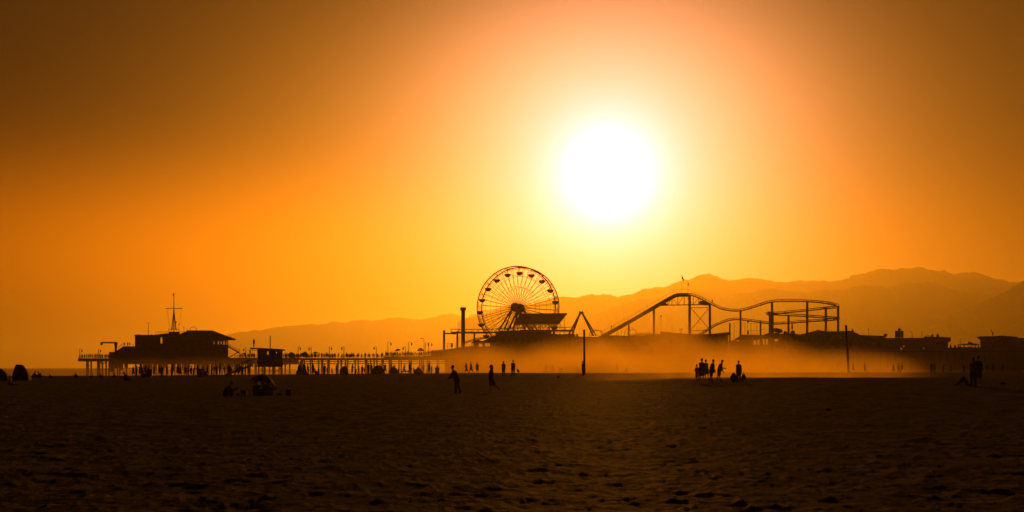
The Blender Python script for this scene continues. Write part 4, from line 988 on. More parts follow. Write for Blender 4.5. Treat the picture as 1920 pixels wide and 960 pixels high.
def body_caps(J, woman=False, grow=0.0, parts='all', c=None):
    c = c or Cap(); g = grow; w = .85 if woman else 1
    if parts in ('all', 'torso'):
        for s in (-1, 1):
            c.c(J['pel']+Vector((s*.075, 0, .0)), J['chest']+Vector((s*.075*w, 0, 0)), .105+g, .105*w+g)
            c.c(J['chest']+Vector((s*.07*w, 0, 0)), J['neck']+Vector((s*.09*w, 0, -.07)), .108*w+g, .075+g)
        [c.c(J['neck']+Vector((0, 0, -.035)), J['neck']+Vector((q*.14*w, 0, -.09)), .05+g*.6, .05+g*.8) for q in (-1, 1)]
        c.c(J['pel'], J['chest'], .11+g, .115+g)
    if parts == 'all':
        c.c(J['neck'], J['neck2'], .055, .05); hd = J['head']; up, fw = J['up'], J['fw']
        c.ball(hd+up*.02, (.078, .095, .11)); c.c(hd+fw*.03-up*.03, hd+fw*.045-up*.075, .06, .045)
        c.c(hd+fw*.09+up*.0, hd+fw*.105-up*.03, .012, .018); c.ball(hd+fw*.078-up*.055, (.03, .018, .014))
        for s in (-1, 1): c.ball(hd+Vector((s*.08, 0, 0)), (.014, .025, .032)); c.ball(hd+Vector((s*.033, 0, 0))+fw*.082+up*.008, (.016, .012, .010))
    for i in (0, 1):
        if parts in ('all', 'sleeve'):
            c.c(J['sh%d' % i], J['el%d' % i], .05+g, .04+g)
        if parts == 'all': c.c(J['el%d' % i], J['wr%d' % i], .04, .027); d = (J['hd%d' % i]-J['wr%d' % i]); c.c(J['wr%d' % i], J['wr%d' % i]+d*.75, .026, .034)
        if parts in ('all', 'shorts', 'trousers'):
            k = 1 if parts != 'shorts' else .85
            c.c(J['hp%d' % i], J['hp%d' % i]+(J['kn%d' % i]-J['hp%d' % i])*k, .092+g*1.4, (.056 if k == 1 else .066)+g*(1.2 if k == 1 else 2.2))
            if parts != 'all': c.c(J['pel']+Vector((-.06, 0, 0)), J['pel']+Vector((.06, 0, 0)), .11+g, .11+g)
        if parts in ('all', 'trousers'):
            c.c(J['kn%d' % i], J['an%d' % i], .056+g, (.036 if parts == 'all' else .045)+g*1.4)
        if parts == 'all':
            a = J['an%d' % i]; d = (a-J['kn%d' % i]).normalized(); f = Vector((0, 1, 0)) if abs(d.z) > .5 else Vector((0, .35, .94)); 
            c.c(a+f*-.035-Vector((0, 0, .035 if abs(d.z) > .5 else 0)), a+f*.14-Vector((0, 0, .045 if abs(d.z) > .5 else 0)), .034, .026)
    return c
def add_fingers(me, J):
    mb = MB()
    for i, s in ((0, -1), (1, 1)):
        w, h = J['wr%d' % i], J['hd%d' % i]; d = (h-w).normalized(); side = Vector((0, 1, 0))-d*d.y
        side = side.normalized() if side.length > .1 else Vector((0, 0, 1)); inn = d.cross(side)*s
        for k, (L, o) in enumerate(((.075, .030), (.085, .011), (.08, -.010), (.062, -.029))):
            b = w+d*.075+side*o; m1 = b+d*L*.5+inn*.008; mb.tube([b-d*.02, b, m1, m1+d*L*.4+inn*.022], [.0095, .0095, .0085, .006], 6)
        b = w+d*.03+side*.028; mb.tube([b, b+side*.028+d*.022, b+side*.034+d*.055+inn*.01], [.012, .0105, .008], 6)
    bm = bmesh.new(); bm.from_mesh(me); vs = [bm.verts.new(v) for v in mb.v]
    for f in mb.f: bm.faces.new([vs[k] for k in f])
    bm.to_mesh(me); bm.free(); me.polygons.foreach_set('use_smooth', [True]*len(me.polygons))
PROTO = {}
def proto(key, J, woman=False, hair='short', top='cloth1', bottom='trousers', bmat='cloth2', extra=None, dress=None, vox=.018, hat=False):
    me = body_caps(J, woman).mesh('person', 'skin', vox); add_fingers(me, J)
    lst = []
    hd, up, fw = J['head'], J['up'], J['fw']; c = Cap()
    c.ball(hd+up*.04-fw*.02, (.09, .098, .102)); 
    if hair == 'long': c.c(hd-fw*.05, J['neck']-fw*.08-up*.1, .085, .05)
    if hair == 'big': c.ball(hd+up*.01-fw*.02, (.135, .13, .125)); c.c(hd-fw*.05, J['neck']-fw*.06, .11, .07)
    if hat: c.ball(hd+up*.09, (.11, .11, .055)); c.ball(hd+up*.075+fw*.1, (.08, .1, .018))
    lst.append(('hair' if not hat else 'cap', c.mesh('hair', 'hair', .015)))
    c = Cap(); body_caps(J, woman, .03, 'torso', c); body_caps(J, woman, .022, 'sleeve', c)
    if extra == 'jacket':
        for i in (0, 1): c.c(J['el%d' % i], J['wr%d' % i], .055, .045)
        [c.c(J['pel']+Vector((q, 0, -.12 if J['pel'].z > .5 else 0)), J['chest']+Vector((q*.7, 0, 0)), .16, .15).c(J['chest']+Vector((q*.7, 0, 0)), J['neck']+Vector((q, 0, -.12)), .15, .06) for q in (-.08, .08)]
    lst.append(('shirt', c.mesh('shirt', top, .018)))
    if dress:
        c = Cap(); kn = (J['kn0']+J['kn1'])/2; end = J['pel']+(kn-J['pel'])*dress
        for s in (-1, 0, 1): c.c(J['pel']+Vector((s*.05, 0, .05)), end+Vector((s*.13, 0, 0)), .12, .13); c.c(J['pel'], J['pel']+((J['kn0'] if s < 0 else J['kn1'])-J['pel'])*dress, .12, .12)
        lst.append(('skirt', c.mesh('skirt', bmat, .018)))
    else: lst.append((bottom, body_caps(J, woman, .024, bottom).mesh(bottom, bmat, .018)))
    PROTO[key] = (me, lst)
proto('stand', skel(1, (3, -4), (10, 8), (2, -3), (3, 2)), top='cloth1')
proto('stand_wide', skel(0, (-4, 6), (10, 25), (6, -6), (2, 4), 9, stance=.1), top='cloth1', bottom='shorts')
proto('woman', skel(0, (0, 12), (8, 30), (3, -2), (4, 3), 5), True, 'long', 'cloth2', 'trousers', 'cloth1')
proto('walk', skel(6, (22, -24), (20, 12), (-20, 24), (22, 6), 6), top='cloth2', bottom='shorts', bmat='cloth1')
proto('walk2', extra='jacket', J=skel(4, (-18, 20), (10, 24), (17, -17), (5, 18), 7), top='cloth1', bottom='trousers', bmat='cloth1')
proto('bend_walk', skel(26, (36, 8), (2, 60), (8, -6), (8, 14), 8, head=-2), True, 'short', 'cloth1', 'trousers', 'cloth1', extra='jacket')
proto('coat_walk', skel(0, (6, -6), (8, 8), (-30, 6), (22, 3), 3), True, 'big', 'cloth1', 'trousers', 'cloth1', dress=.8, extra='jacket')
proto('skirt_walk', skel(8, (26, -14), (30, 20), (16, -14), (6, 16), 8), True, 'long', 'cloth1', 'trousers', 'cloth2', dress=.9)
proto('jacket', skel(12, (14, 2), (40, 12), (8, -14), (8, 16), 5, head=6), top='cloth1', bottom='shorts', bmat='cloth1', extra='jacket')
proto('striped', skel(18, (24, 4), (60, 14), (10, -14), (8, 20), 6, head=14), top='cloth4', bottom='shorts', bmat='cloth4', extra='jacket', hat=True)
proto('pale', skel(10, (28, 10), (60, 70), (6, -6), (4, 8), 8), True, 'short', 'cloth3', 'shorts', 'cloth3')
proto('carry', skel(2, (-4, -4), (6, 6), (2, -3), (2, 3), 9), top='cloth1', bmat='cloth1', extra='jacket')
proto('sit_knees', skel(24, (58, 58), (20, 20), (128, 124), (118, 114), 8, True, 6), top='cloth1', bmat='cloth1', extra='jacket')
proto('sit_side', skel(-4, (-30, 10), (-6, 40), (84, 86), (6, 22), 8, True), True, 'long', 'cloth2', 'trousers', 'cloth1')
proto('sit_hunch', skel(42, (62, 66), (30, 24), (118, 118), (122, 122), 6, True, 16), top='cloth1', bmat='cloth1', extra='jacket')
proto('sit_phone', skel(30, (48, 44), (70, 66), (112, 100), (122, 106), 10, True, 14), top='cloth1', bmat='cloth1', extra='jacket')
def person(px, base, h, key, label, rot=0, dd=None, group=None, mirror=False, lo=25, hi=185):
    d = dd if dd else solve_d(px, base, lo, hi)
    x = (px-960)/F*d; z = gz(x, d)
    me, lst = PROTO[key]; o = bpy.data.objects.new('person', me); COL.objects.link(o)
    full = max(v.co.z for v in me.vertices); s = h*d/F/full
    o.location = (x, d, z+.0); o.rotation_euler = (0, 0, math.radians(rot)); o.scale = (s, s, s)
    tag(o, label, 'person', group)
    for n, m_ in lst:
        c = bpy.data.objects.new(n, m_); COL.objects.link(c); c.parent = o
    if s < .72 or s > 1.12: print('SCALE', px, base, round(d, 1), round(s, 2), label)
    return o
# --- the walkers, nearest first (rot 0 faces the sun, 90 faces left, -90 right)
person(857, 738, 53, 'bend_walk', 'person leaning forward with one arm reaching down, striding left across open sand', 80)
person(921, 737, 53, 'coat_walk', 'long coated person with bushy hair stepping across open sand with one foot trailing', 82)
person(944, 706, 29, 'woman', 'long haired person with bag walking away, left of the person carrying a sack', 0)
person(962, 706, 31, 'walk2', 'tall person walking away with a sack in the right hand', 5)
G5 = 'beach walkers in front of the blown dust'
person(874.5, 700, 20, 'skirt_walk', 'person in flaring skirt walking left of two others in the dust', 60)
person(883.5, 700, 21, 'walk', 'striding person in the middle of three walkers in the dust', 120)
person(895, 700, 21, 'pale', 'pale clothed person at the right of three walkers in the dust', 20)
person(1307.5, 716, 33, 'pale', 'shorter pale person at the left edge of the dusty group', 20, lo=70, hi=100)
person(1316, 717, 45, 'jacket', 'tallest jacketed person in the dusty walking group', -10, lo=70, hi=100)
person(1325, 712, 38, 'pale', 'pale hazy person half hidden in the middle of the dusty group', 30, lo=70, hi=110)
person(1334, 717, 43, 'jacket', 'dark stooping jacketed person right of centre in the dusty group', -70, lo=70, hi=100)
person(1348.5, 715, 40, 'striped', 'capped person in striped clothes bending forward at the right of the dusty group', -80, lo=70, hi=100)
person(1385, 717, 41, 'carry', 'lone person carrying a large bag at each side, right of the dusty group', 5, lo=60, hi=100)
person(1093, 704, 27, 'stand', 'person standing against the foot of the tall centre post', 60)
person(1824.5, 724, 54, 'woman', 'long haired person of the embracing couple at the right', 8, lo=45, hi=75)
person(1834, 724, 57, 'stand_wide', 'taller person of the embracing couple at the right', -6, lo=45, hi=75)
person(1675.5, 698, 18, 'walk', 'small dark walker alone, left of the pair below the panel sign', 90, 150)
person(1685, 698, 19, 'walk2', 'left walker of the small pair below the panel sign', 80, 150)
person(1690, 699, 20, 'jacket', 'right stooping walker of the small pair below the panel sign', -80, 150)
person(1746.5, 696, 20, 'stand', 'left one of two dim people below the flared eave restaurant', 0, 155)
person(1752, 697, 20, 'woman', 'right one of two dim people below the flared eave restaurant', 10, 155)
person(1849.5, 697, 19, 'jacket', 'small dim person in the haze right of the embracing couple', -60, 160)
person(1842, 697, 18, 'pale', 'small pale person just behind the right side of the couple', 0, 160)
person(1807, 697, 19, 'stand', 'small dim person in the haze left of the embracing couple', 0, 160)
person(1024, 698, 17, 'walk2', 'faint walker in the dust below the canopy roof', 60, 172)
person(1037, 698, 17, 'stand', 'faint still figure in the dust right of the walker below the canopy roof', 0, 172)
person(1157, 698, 18, 'stand_wide', 'faint figure in thick dust below the coaster lift foot', 0, 172)
person(1172, 698, 12, 'sit_knees', 'faint seated figure in thick dust right of a standing one', -90, 172)
person(820, 699, 17, 'stand', 'person standing behind the barrel shaped bin at the left of the dust', 0, 168)
# --- left half
person(19, 722, 18, 'sit_side', 'person sitting with legs stretched right in front of the left tents', -90)
person(242, 714, 17, 'sit_hunch', 'lone hunched person sitting in front of the harbour office', 80)
person(422, 742, 28, 'sit_phone', 'person sitting sideways looking at something in their hands, left of the cooler', -84)
person(541, 742, 18, 'sit_hunch', 'small hunched person sitting right of the beach umbrella', 12)
person(483, 741, 28, 'sit_knees', 'left person sitting under the tilted beach umbrella', 30)
person(494, 742, 30, 'sit_phone', 'middle person sitting tallest under the tilted beach umbrella', -40)
person(507, 741, 24, 'sit_hunch', 'right curled up person sitting at the edge of the tilted beach umbrella', 75)
for px, base, h, k, r, lb in ((61.5, 708, 13, 'sit_knees', -80, 'upright seated person just right of the angular tent'), (70.5, 708, 9.5, 'sit_hunch', -80, 'lowest seated person between two others right of the angular tent'), (76.5, 708, 12, 'sit_phone', 80, 'seated person facing the tents at the right of a trio'),
                      (97, 708, 7.5, 'sit_hunch', 80, 'person sitting alone as a small peak against the sea'), (145, 708, 10, 'sit_phone', 80, 'seated person left of the thick outer pier piles'), (169, 708, 7, 'sit_hunch', -80, 'small seated person right of the thick outer pier pile'),
                      (190, 706, 8, 'sit_knees', 60, 'seated person under the boat crane'), (212, 706, 9, 'sit_knees', -70, 'seated person just left of the office stairs piles')):
    person(px, base, h, k, lb, r, 150)
for px, h, k, r, lb in ((562, 25, 'walk', -80, 'dark person striding right, nearest the lifeguard tower'), (571, 24, 'walk2', 60, 'dark person standing right behind the striding one'), (608, 20, 'stand', 0, 'person standing between two bright gaps left of the domed tents'),
                        (303, 20, 'stand', 30, 'person standing right of the left bin'), (322, 19, 'woman', 0, 'long haired person standing midway between the two bins'), (388, 13, 'sit_knees', 90, 'seated person just right of the right bin'),
                        (679, 18, 'stand', 0, 'person standing alone in the bright gap right of the domed tents'), (267, 18, 'walk', 80, 'walker left of the left bin'), (597, 12, 'sit_hunch', 80, 'hunched seated person left of the domed tents')):
    person(px, 705, h, k, lb, r, 160)
# --- crowds: one plain body each
crp = random.Random(11)
CW = []
for key, J in (('a', skel(2, (4, -4), (12, 10), (2, -2))), ('b', skel(6, (40, 10), (60, 20), (6, -6))), ('c', skel(4, (20, -20), (20, 12), (-18, 20), (16, 6))), ('d', skel(20, (60, 60), (40, 40), (2, -2))), ('e', skel(0, (0, 0), (8, 8), (8, -8), abd=12))):
    c = body_caps(J, key in 'bd'); body_caps(J, False, .03, 'torso', c); body_caps(J, False, .02, 'sleeve', c); body_caps(J, False, .025, 'trousers' if key in 'ad' else 'shorts', c)
    c.ball(J['head']+J['up']*.03-J['fw']*.02, (.1, .11, .11))
    if key == 'b': c.c(J['head'], J['neck'], .1, .08)
    CW.append(c.mesh('person', ('cloth1', 'cloth2', 'cloth1', 'cloth2', 'cloth3')[len(CW)], .035))
def crowd(px, label, group, base_py=None, dd=0, s=None, beach=None):
    o = bpy.data.objects.new('person', crp.choice(CW)); COL.objects.link(o)
    if beach: d = beach; x = (px-960)/F*d; o.location = (x, d, gz(x, d))
    else: o.location = Q(px, base_py, 0)+rad(px, dd)
    sc = s or crp.uniform(.85, 1.12); o.scale = (sc,)*3; o.rotation_euler = (0, 0, crp.uniform(0, 2*PI)); tag(o, label, 'person', group)
px = 152
while px < 214: crowd(px, 'person in the row leaning on the rail at the seaward tip of the pier', 'people at the seaward tip of the pier', 672, crp.uniform(.9, 2.2)); px += crp.uniform(2.2, 4.2)
for p_, lb in ((232.8, 'person standing left on the small office terrace'), (239.6, 'person standing in the middle of the small office terrace'), (243.4, 'person standing right on the small office terrace')):
    crowd(p_, lb, 'people on the office terrace', 649.4, 1.5, .95)
px = 449
while px < 480: crowd(px, 'person in the crowd on the pier between the office stairs and the lifeguard tower', 'crowd left of the lifeguard tower', 671, crp.uniform(1, 5)); px += crp.uniform(1.5, 3.2)
px = 532
while px < 618: crowd(px, 'person in the crowd on the pier just right of the lifeguard tower', 'crowd right of the lifeguard tower', 671, crp.uniform(1, 5)); px += crp.uniform(1.2, 3.0) if not 596 < px < 602 else 5
while px < 722: crowd(px, 'person in the loose clusters of crowd above the bright pile gaps', 'crowd above the bright pile gaps', 671, crp.uniform(1, 4)); px += crp.choice((1.2, 1.3, 1.6, 2, 2.4, 6))
while px < 832: crowd(px, 'person in the dense raised crowd below the two coloured pier umbrellas', 'crowd below the coloured pier umbrellas', 668.5-max(0, (px-790))*.12, crp.uniform(1, 5)); px += crp.uniform(1.3, 3)
px = 250
while px < 470: crowd(px, 'small dark beachgoer against the piles below the harbour office', 'beachgoers below the harbour office', beach=crp.uniform(160, 182)); px += crp.uniform(4, 11)
px = 560
while px < 810: crowd(px, 'small dark beachgoer against the open pile gaps of the pier', 'beachgoers below the open pier', beach=crp.uniform(160, 182), s=crp.choice((.6, .75, .95, 1.0))); px += crp.uniform(4, 12)
for px in (1600, 1622, 1768, 1782, 1862, 1880): crowd(px, 'tiny dim beachgoer in the dark haze before the retaining wall', 'dim beachgoers before the retaining wall', beach=crp.uniform(160, 175), s=.85)
# raised timber promenade step under the dense crowd
mb = MB(); ext(mb, [(719, 668.6), (790, 668.5), (833, 664), (833, 671), (719, 671)], .6, 7); mb.build('ramp', 'wood', pier)
mb = MB(); ext(mb, [(808, 657.2), (834, 656.4), (834, 671), (808, 671)], .2, 3)
tag(mb.build('ticket_kiosk', 'wall'), 'plain low kiosk where the open pier meets the ride platform', 'kiosk')
# ================================================================ things on the beach
def B(px, d, py=None):
    x = (px-960)/F*d; return Vector((x, d, gz(x, d) if py is None else CAMZ+(HY-py)*d/F))
# lifeguard tower: cabin on stilts with ramp
LD = 178.0
def LQ(px, py, dd=0.0): return P(px, py, LD+dd)
lt = thing('lifeguard_tower', B(506, LD), 'boxy lifeguard tower on stilts with an overhanging flat roof and a long ramp', 'lifeguard tower')
gb = HY-(gz(LQ(506, 700).x, LD)-CAMZ)*F/LD+.5
wh = [(500, 504.4, 658, 665.8), (516.8, 520, 659.2, 663.2)]
mb = MB(); holed(mb, 482.5, 530, 654.6, 686.5, wh, 0, .12, LQ); holed(mb, 483.5, 529.5, 654.6, 686.5, [(499, 505, 657, 666.5), (516, 520.4, 658.5, 664)], 2.6, .12, LQ)
rect(mb, 482.5, 483.6, 654.6, 686.5, .12, 2.5, LQ); rect(mb, 529, 530, 654.6, 686.5, .12, 2.5, LQ); rect(mb, 482.5, 530, 686.5, 688, -.1, 2.9, LQ); mb.build('wall', 'wall2', lt); panes(lt, wh, 0, LQ)
mb = MB(); ext(mb, [(468.5, 652.2), (487, 652.4), (507, 653.2), (535, 655.2), (535, 656.6), (507, 655), (487, 654.4), (468.5, 654)], -.6, 4.1, LQ); mb.build('roof', 'roof', lt)
mb = MB(); mb.bar(LQ(472, 657.4, .3), LQ(484, 657.6, .3), .07); mb.bar(LQ(528, 658.4, .3), LQ(534, 656.6, .3), .06); mb.bar(LQ(473, 657.4, .3), LQ(473, 654, .3), .06); mb.build('eave_brace', 'wood', lt)
for px in (485, 497, 513, 527):
    for dd in (.25, 2.3): a = LQ(px, 687.5, dd); MB().bar(a, Vector((a.x, a.y, B(px, LD+dd).z-.2)), .17, .17).build('leg', 'wood', lt)
for a_, b_ in ((LQ(485, 688, .4), LQ(497, 699, .4)), (LQ(513, 699, .4), LQ(527, 690, .4)), (LQ(485, 695, .45), LQ(527, 696, .45))): MB().bar(a_, b_, .09).build('cross_brace', 'wood', lt)
mb = MB(); rect(mb, 467, 483, 685.4, 687, -.1, 2.6, LQ); mb.build('platform', 'wood', lt)
mb = MB(); a, b = LQ(469, 685.8, 0), LQ(421, gb, 0)
for dd in (0, 1.3): mb.bar(a+Vector((0, dd, 0)), b+Vector((0, dd, 0)), .09, .2)
for k in range(26): f = k/25; p = a+(b-a)*f; mb.box(p+Vector((0, .65, .1)), (.14, 1.3, .04))
for px in (440, 454, 468): f = (469-px)/48; p = a+(b-a)*f; mb.bar(p, Vector((p.x, p.y, B(px, LD).z-.1)), .1)
mb.build('ramp', 'wood', lt)
mb = MB(); up = Vector((0, 0, 1.05))
for dd in (0, 1.3):
    o_ = Vector((0, dd, 0)); mb.bar(a+up+o_, b+up*.85+o_, .07); mb.bar(a+up*.62+o_, b+up*.5+o_, .06); mb.bar(a+up*.3+o_, b+up*.25+o_, .05)
    for k in range(7): f = k/6; p = a+(b-a)*f+o_; mb.bar(p, p+up*(1-.15*f), .08)
mb.build('handrail', 'wood', lt)
mb = MB(); mb.tube([LQ(506.6, 655, 1), LQ(506.6, 629.2, 1)], .075, 7); mb.build('flag_pole', 'dark', lt)
mb = MB(); mb.tube([LQ(475.8, 652.5, .4), LQ(475.8, 648, .4)], .05, 5)
mb.lathe(LQ(476, 649.5, .4), [(.06, 0), (.12, .12), (.07, .3), (.17, .5), (.14, .75), (.2, .9), (.07, 1.15), (.03, 1.28)], 9)
tag(mb.build('furled_flag', 'canvas3'), 'furled flag wrapped on its short staff at the left edge of the tower roof', 'flag')
mb = MB(); mb.lathe(LQ(468.9, 662.6, -.4), [(.03, 0), (.11, .06), (.13, .35), (.11, .58), (.03, .66)], 9); mb.tube([LQ(468.9, 655.6, -.4), LQ(468.9, 654, -.4)], .02, 4)
tag(mb.build('rescue_can', 'canvas3'), 'rescue can hanging from the left eave of the lifeguard tower', 'rescue can')
# posts
d = 128; b0 = B(1096, d); tp = P(1095.2, 620, d)
mb = MB(); mb.tube([b0-Vector((0, 0, .3)), tp], [.13, .12], 10); mb.lathe(tp, [(.12, 0), (.14, .02), (.12, .12)], 10)
tag(mb.build('volleyball_post', 'pile'), 'thin upright post in the centre with a person at its foot', 'post')
d = 150; mb = MB(); mb.tube([B(1591.5, d)-Vector((0, 0, .3)), P(1589.4, 660, d), P(1586.2, 609.6, d)], [.17, .16, .15], 10)
tag(mb.build('leaning_post', 'pile'), 'taller dark post leaning slightly left, right of the coaster spiral', 'post')
# bins
def bin_(px, d, w, hpx, label, loose=0):
    b = B(px, d); s = d/F; t = thing('trash_bin', b, label, 'bin')
    MB().lathe(b, [(w*.40*s, 0), (w*.42*s, .05), (w*.5*s, hpx*s*.97), (w*.52*s, hpx*s), (w*.46*s, hpx*s), (w*.4*s, .2)], 16).build('barrel', 'dark', t)
    mb = MB(); mb.ring(b+Vector((0, 0, hpx*s)), w*.52*s, .03, (1, 0, 0), (0, 1, 0), 18, 5); mb.build('rim', 'steel', t)
    if loose:
        mb = MB(); mb.ball(b+Vector((-w*.75*s, 0, .25)), (.5, .4, .32), 10, 6); tag(mb.build('rubbish_bag', 'dark'), 'slumped rubbish bag leaning against the left bin', 'bag')
bin_(279, 150, 13, 15, 'large dark bin with a bag leaning on its left side', 1); bin_(375, 150, 12, 15, 'large dark bin below the right end of the harbour office')
bin_(820, 165, 8.5, 11, 'barrel shaped bin at the left edge of the dust', 0)
bin_(1052, 172, 7.5, 9, 'faint bin in the dust below the wheel canopy'); bin_(1083, 172, 7, 9, 'faint bin left of the tall centre post')
# tents
def tent(px0, px1, top, d, label, mat, kind=0):
    cx = (px0+px1)/2; b = B(cx, d); s = d/F; w = (px1-px0)*s/2; base = HY-(b.z-CAMZ)*F/d; h = (base-top)*s
    t = thing('beach_tent', b, label, 'tent'); n = 14; vs = []; fs = []
    prof = {0: [(-1, 0), (-.97, .3), (-.82, .62), (-.55, .86), (-.15, 1), (.3, .94), (.65, .72), (.9, .38), (1, 0)],
            1: [(-.95, 0), (-.96, .35), (-.8, .62), (-.62, .9), (-.5, .99), (.0, 1), (.25, .98), (.6, .76), (.88, .45), (.98, .15), (1, 0)],
            2: [(-1, 0), (-.75, .55), (-.3, .92), (0, 1), (.3, .92), (.75, .55), (1, 0)]}[kind]
    rows = 5; m = len(prof)
    for i in range(rows):
        f = i/(rows-1); k = 1-.55*f**2
        for (u, v) in prof: vs.append(b+Vector((u*w*(1-.25*f), -w*.6+f*w*1.5, v*h*k)))
    n0 = len(vs)
    for v in list(vs): vs.append(v+Vector((0, .02, -.03)))
    for i in range(rows-1):
        for j in range(m-1):
            q = (i*m+j, i*m+j+1, (i+1)*m+j+1, (i+1)*m+j); fs.append(q); fs.append(tuple(n0+x for x in reversed(q)))
    fs.append(tuple((rows-1)*m+j for j in range(m))); fs.append(tuple(n0+(rows-1)*m+j for j in reversed(range(m))))
    for j in range(m-1): fs.append((j, j+1, n0+j+1, n0+j))
    MB().add(vs, fs).build('canopy', mat, t)
    mb = MB(); mb.tube([b+Vector((u*w, -w*.6-.01, v*h)) for u, v in prof], .02, 5); mb.build('pole', 'dark', t)
    mb = MB(); mb.box(b+Vector((0, .1*w, .03)), (1.7*w, 1.3*w, .05)); mb.build('ground_sheet', 'canvas2', t)
    mb = MB(); mb.ball(b+Vector((-.2*w, 0, .25)), (.35*w, .3*w, .25), 8, 6); mb.ball(b+Vector((.4*w, .1, .2)), (.3*w, .25*w, .22), 8, 6)
    tag(mb.build('beach_bag', 'cloth1'), 'dark bag inside the '+label, 'bag')
tent(-14, 20, 690.8, 120, 'rounded tent cut by the left edge of the picture', 'canvas', 0)
tent(27, 57.5, 683.6, 125, 'angular flat topped tent near the left edge', 'canvas2', 1)
tent(556, 579, 690, 166, 'low tent behind the two dark people right of the lifeguard tower', 'canvas2', 0)
tent(637, 655, 686.5, 162, 'left domed tent among the bright pile gaps', 'canvas3', 2)
tent(695, 724, 684.5, 162, 'widest domed tent among the bright pile gaps', 'canvas2', 2)
tent(730, 748, 688.5, 162, 'small slanting tent right of the widest domed tent', 'canvas', 1)
tent(776, 794, 690, 166, 'low pale tent right of the sun lounger', 'canvas3', 0)
# lounger with a coloured cover
b = B(763, 165); t = thing('beach_lounger', b, 'reclined lounger with a red and orange cover in front of the piles', 'lounger')
mb = MB(); 
for x_, y_ in ((-.8, -.3), (.5, -.3), (-.8, .3), (.5, .3)): mb.bar(b+Vector((x_, y_, 0)), b+Vector((x_, y_, .34)), .05)
mb.bar(b+Vector((-.95, -.3, .34)), b+Vector((.6, -.3, .36)), .06); mb.bar(b+Vector((-.95, .3, .34)), b+Vector((.6, .3, .36)), .06); mb.build('frame', 'steel', t)
mb = MB(); mb.prism([(b.x-.95, b.z+.36), (b.x+.2, b.z+.38), (b.x+.85, b.z+.85), (b.x+.8, b.z+.9), (b.x+.15, b.z+.46), (b.x-.95, b.z+.44)], b.y-.28, b.y+.28); mb.build('cover', 'canvas3', t)
# picnic group: tilted umbrella, cooler, bags
D0 = solve_d(494, 741)
u0 = B(498, D0+1.0); t = thing('beach_umbrella', u0, 'large beach umbrella tilted to the ground behind the seated group', 'umbrella')
R_ = Matrix.Rotation(math.radians(11), 3, 'Y') @ Matrix.Rotation(math.radians(-16), 3, 'X'); s = D0/F
rad_ = 26*s; top = P(496, 702.5, D0+1.3); vs = []; n = 16; rows = 6
for i in range(rows+1):
    f = i/rows
    for k in range(n):
        a = 2*PI*k/n; vs.append(top+R_ @ Vector((rad_*f*math.cos(a)*(1-.05*f*(k % 2)), rad_*f*math.sin(a)*(1-.05*f*(k % 2)), -.60*f**2.2)))
vs += [v-R_ @ Vector((0, 0, .02)) for v in vs]; o_ = (rows+1)*n; fs = []
for i in range(rows):
    for k in range(n): fs += [(i*n+k, i*n+(k+1) % n, (i+1)*n+(k+1) % n, (i+1)*n+k), (o_+(i+1)*n+k, o_+(i+1)*n+(k+1) % n, o_+i*n+(k+1) % n, o_+i*n+k)]
for k in range(n): fs.append((rows*n+k, rows*n+(k+1) % n, o_+rows*n+(k+1) % n, o_+rows*n+k))
thin = bpy.data.materials.new('translucent_umbrella_cloth'); tt, NN, LL = nt(thin); bb_ = NN['Principled BSDF']; bb_.inputs['Base Color'].default_value = (.10, .08, .03, 1); bb_.inputs['Roughness'].default_value = .8
tl = NN.new('ShaderNodeBsdfTranslucent'); wv = NN.new('ShaderNodeTexNoise'); wv.inputs['Scale'].default_value = 3.5; cr = NN.new('ShaderNodeValToRGB'); cr.color_ramp.elements[0].color = (.22, .16, .05, 1); cr.color_ramp.elements[1].color = (.6, .5, .2, 1)
cr.color_ramp.elements[0].position = .45; cr.color_ramp.elements[1].position = .6; ob_t = NN.new('ShaderNodeTexCoord'); LL.new(ob_t.outputs['Object'], wv.inputs['Vector']); LL.new(wv.outputs['Fac'], cr.inputs[0]); LL.new(cr.outputs[0], tl.inputs[0])
mxs = NN.new('ShaderNodeMixShader'); mxs.inputs[0].default_value = .5; oo = [x for x in NN if x.type == 'OUTPUT_MATERIAL'][0]; LL.new(bb_.outputs[0], mxs.inputs[1]); LL.new(tl.outputs[0], mxs.inputs[2]); LL.new(mxs.outputs[0], oo.inputs['Surface'])
MB().add(vs, fs).build('canopy', thin, t, True)
mb = MB(); mb.tube([u0-Vector((0, 0, .1)), top+R_ @ Vector((0, 0, .1))], .025, 6); mb.build('pole', 'white', t)
for k in range(8):
    a = 2*PI*k/8; MB().tube([top+R_ @ Vector((0, 0, -.03)), top+R_ @ Vector((rad_*.5*math.cos(a), rad_*.5*math.sin(a), -.12)), top+R_ @ Vector((rad_*.97*math.cos(a), rad_*.97*math.sin(a), -.60))], .01, 4).build('rib', 'steel', t)
b = B(457.5, D0); t = thing('cooler_box', b, 'square dark cooler box between the lone sitter and the umbrella group', 'cooler')
MB().box(b+Vector((0, 0, .13)), (.33, .3, .24)).build('box', 'plastic', t, bevel=.015); MB().box(b+Vector((0, 0, .275)), (.36, .33, .05)).build('lid', 'dark', t, bevel=.012)
mb = MB(); mb.tube([b+Vector((-.17, 0, .2)), b+Vector((-.17, -.17, .2)), b+Vector((.17, -.17, .2)), b+Vector((.17, 0, .2))], .01, 5); mb.build('handle', 'steel', t)
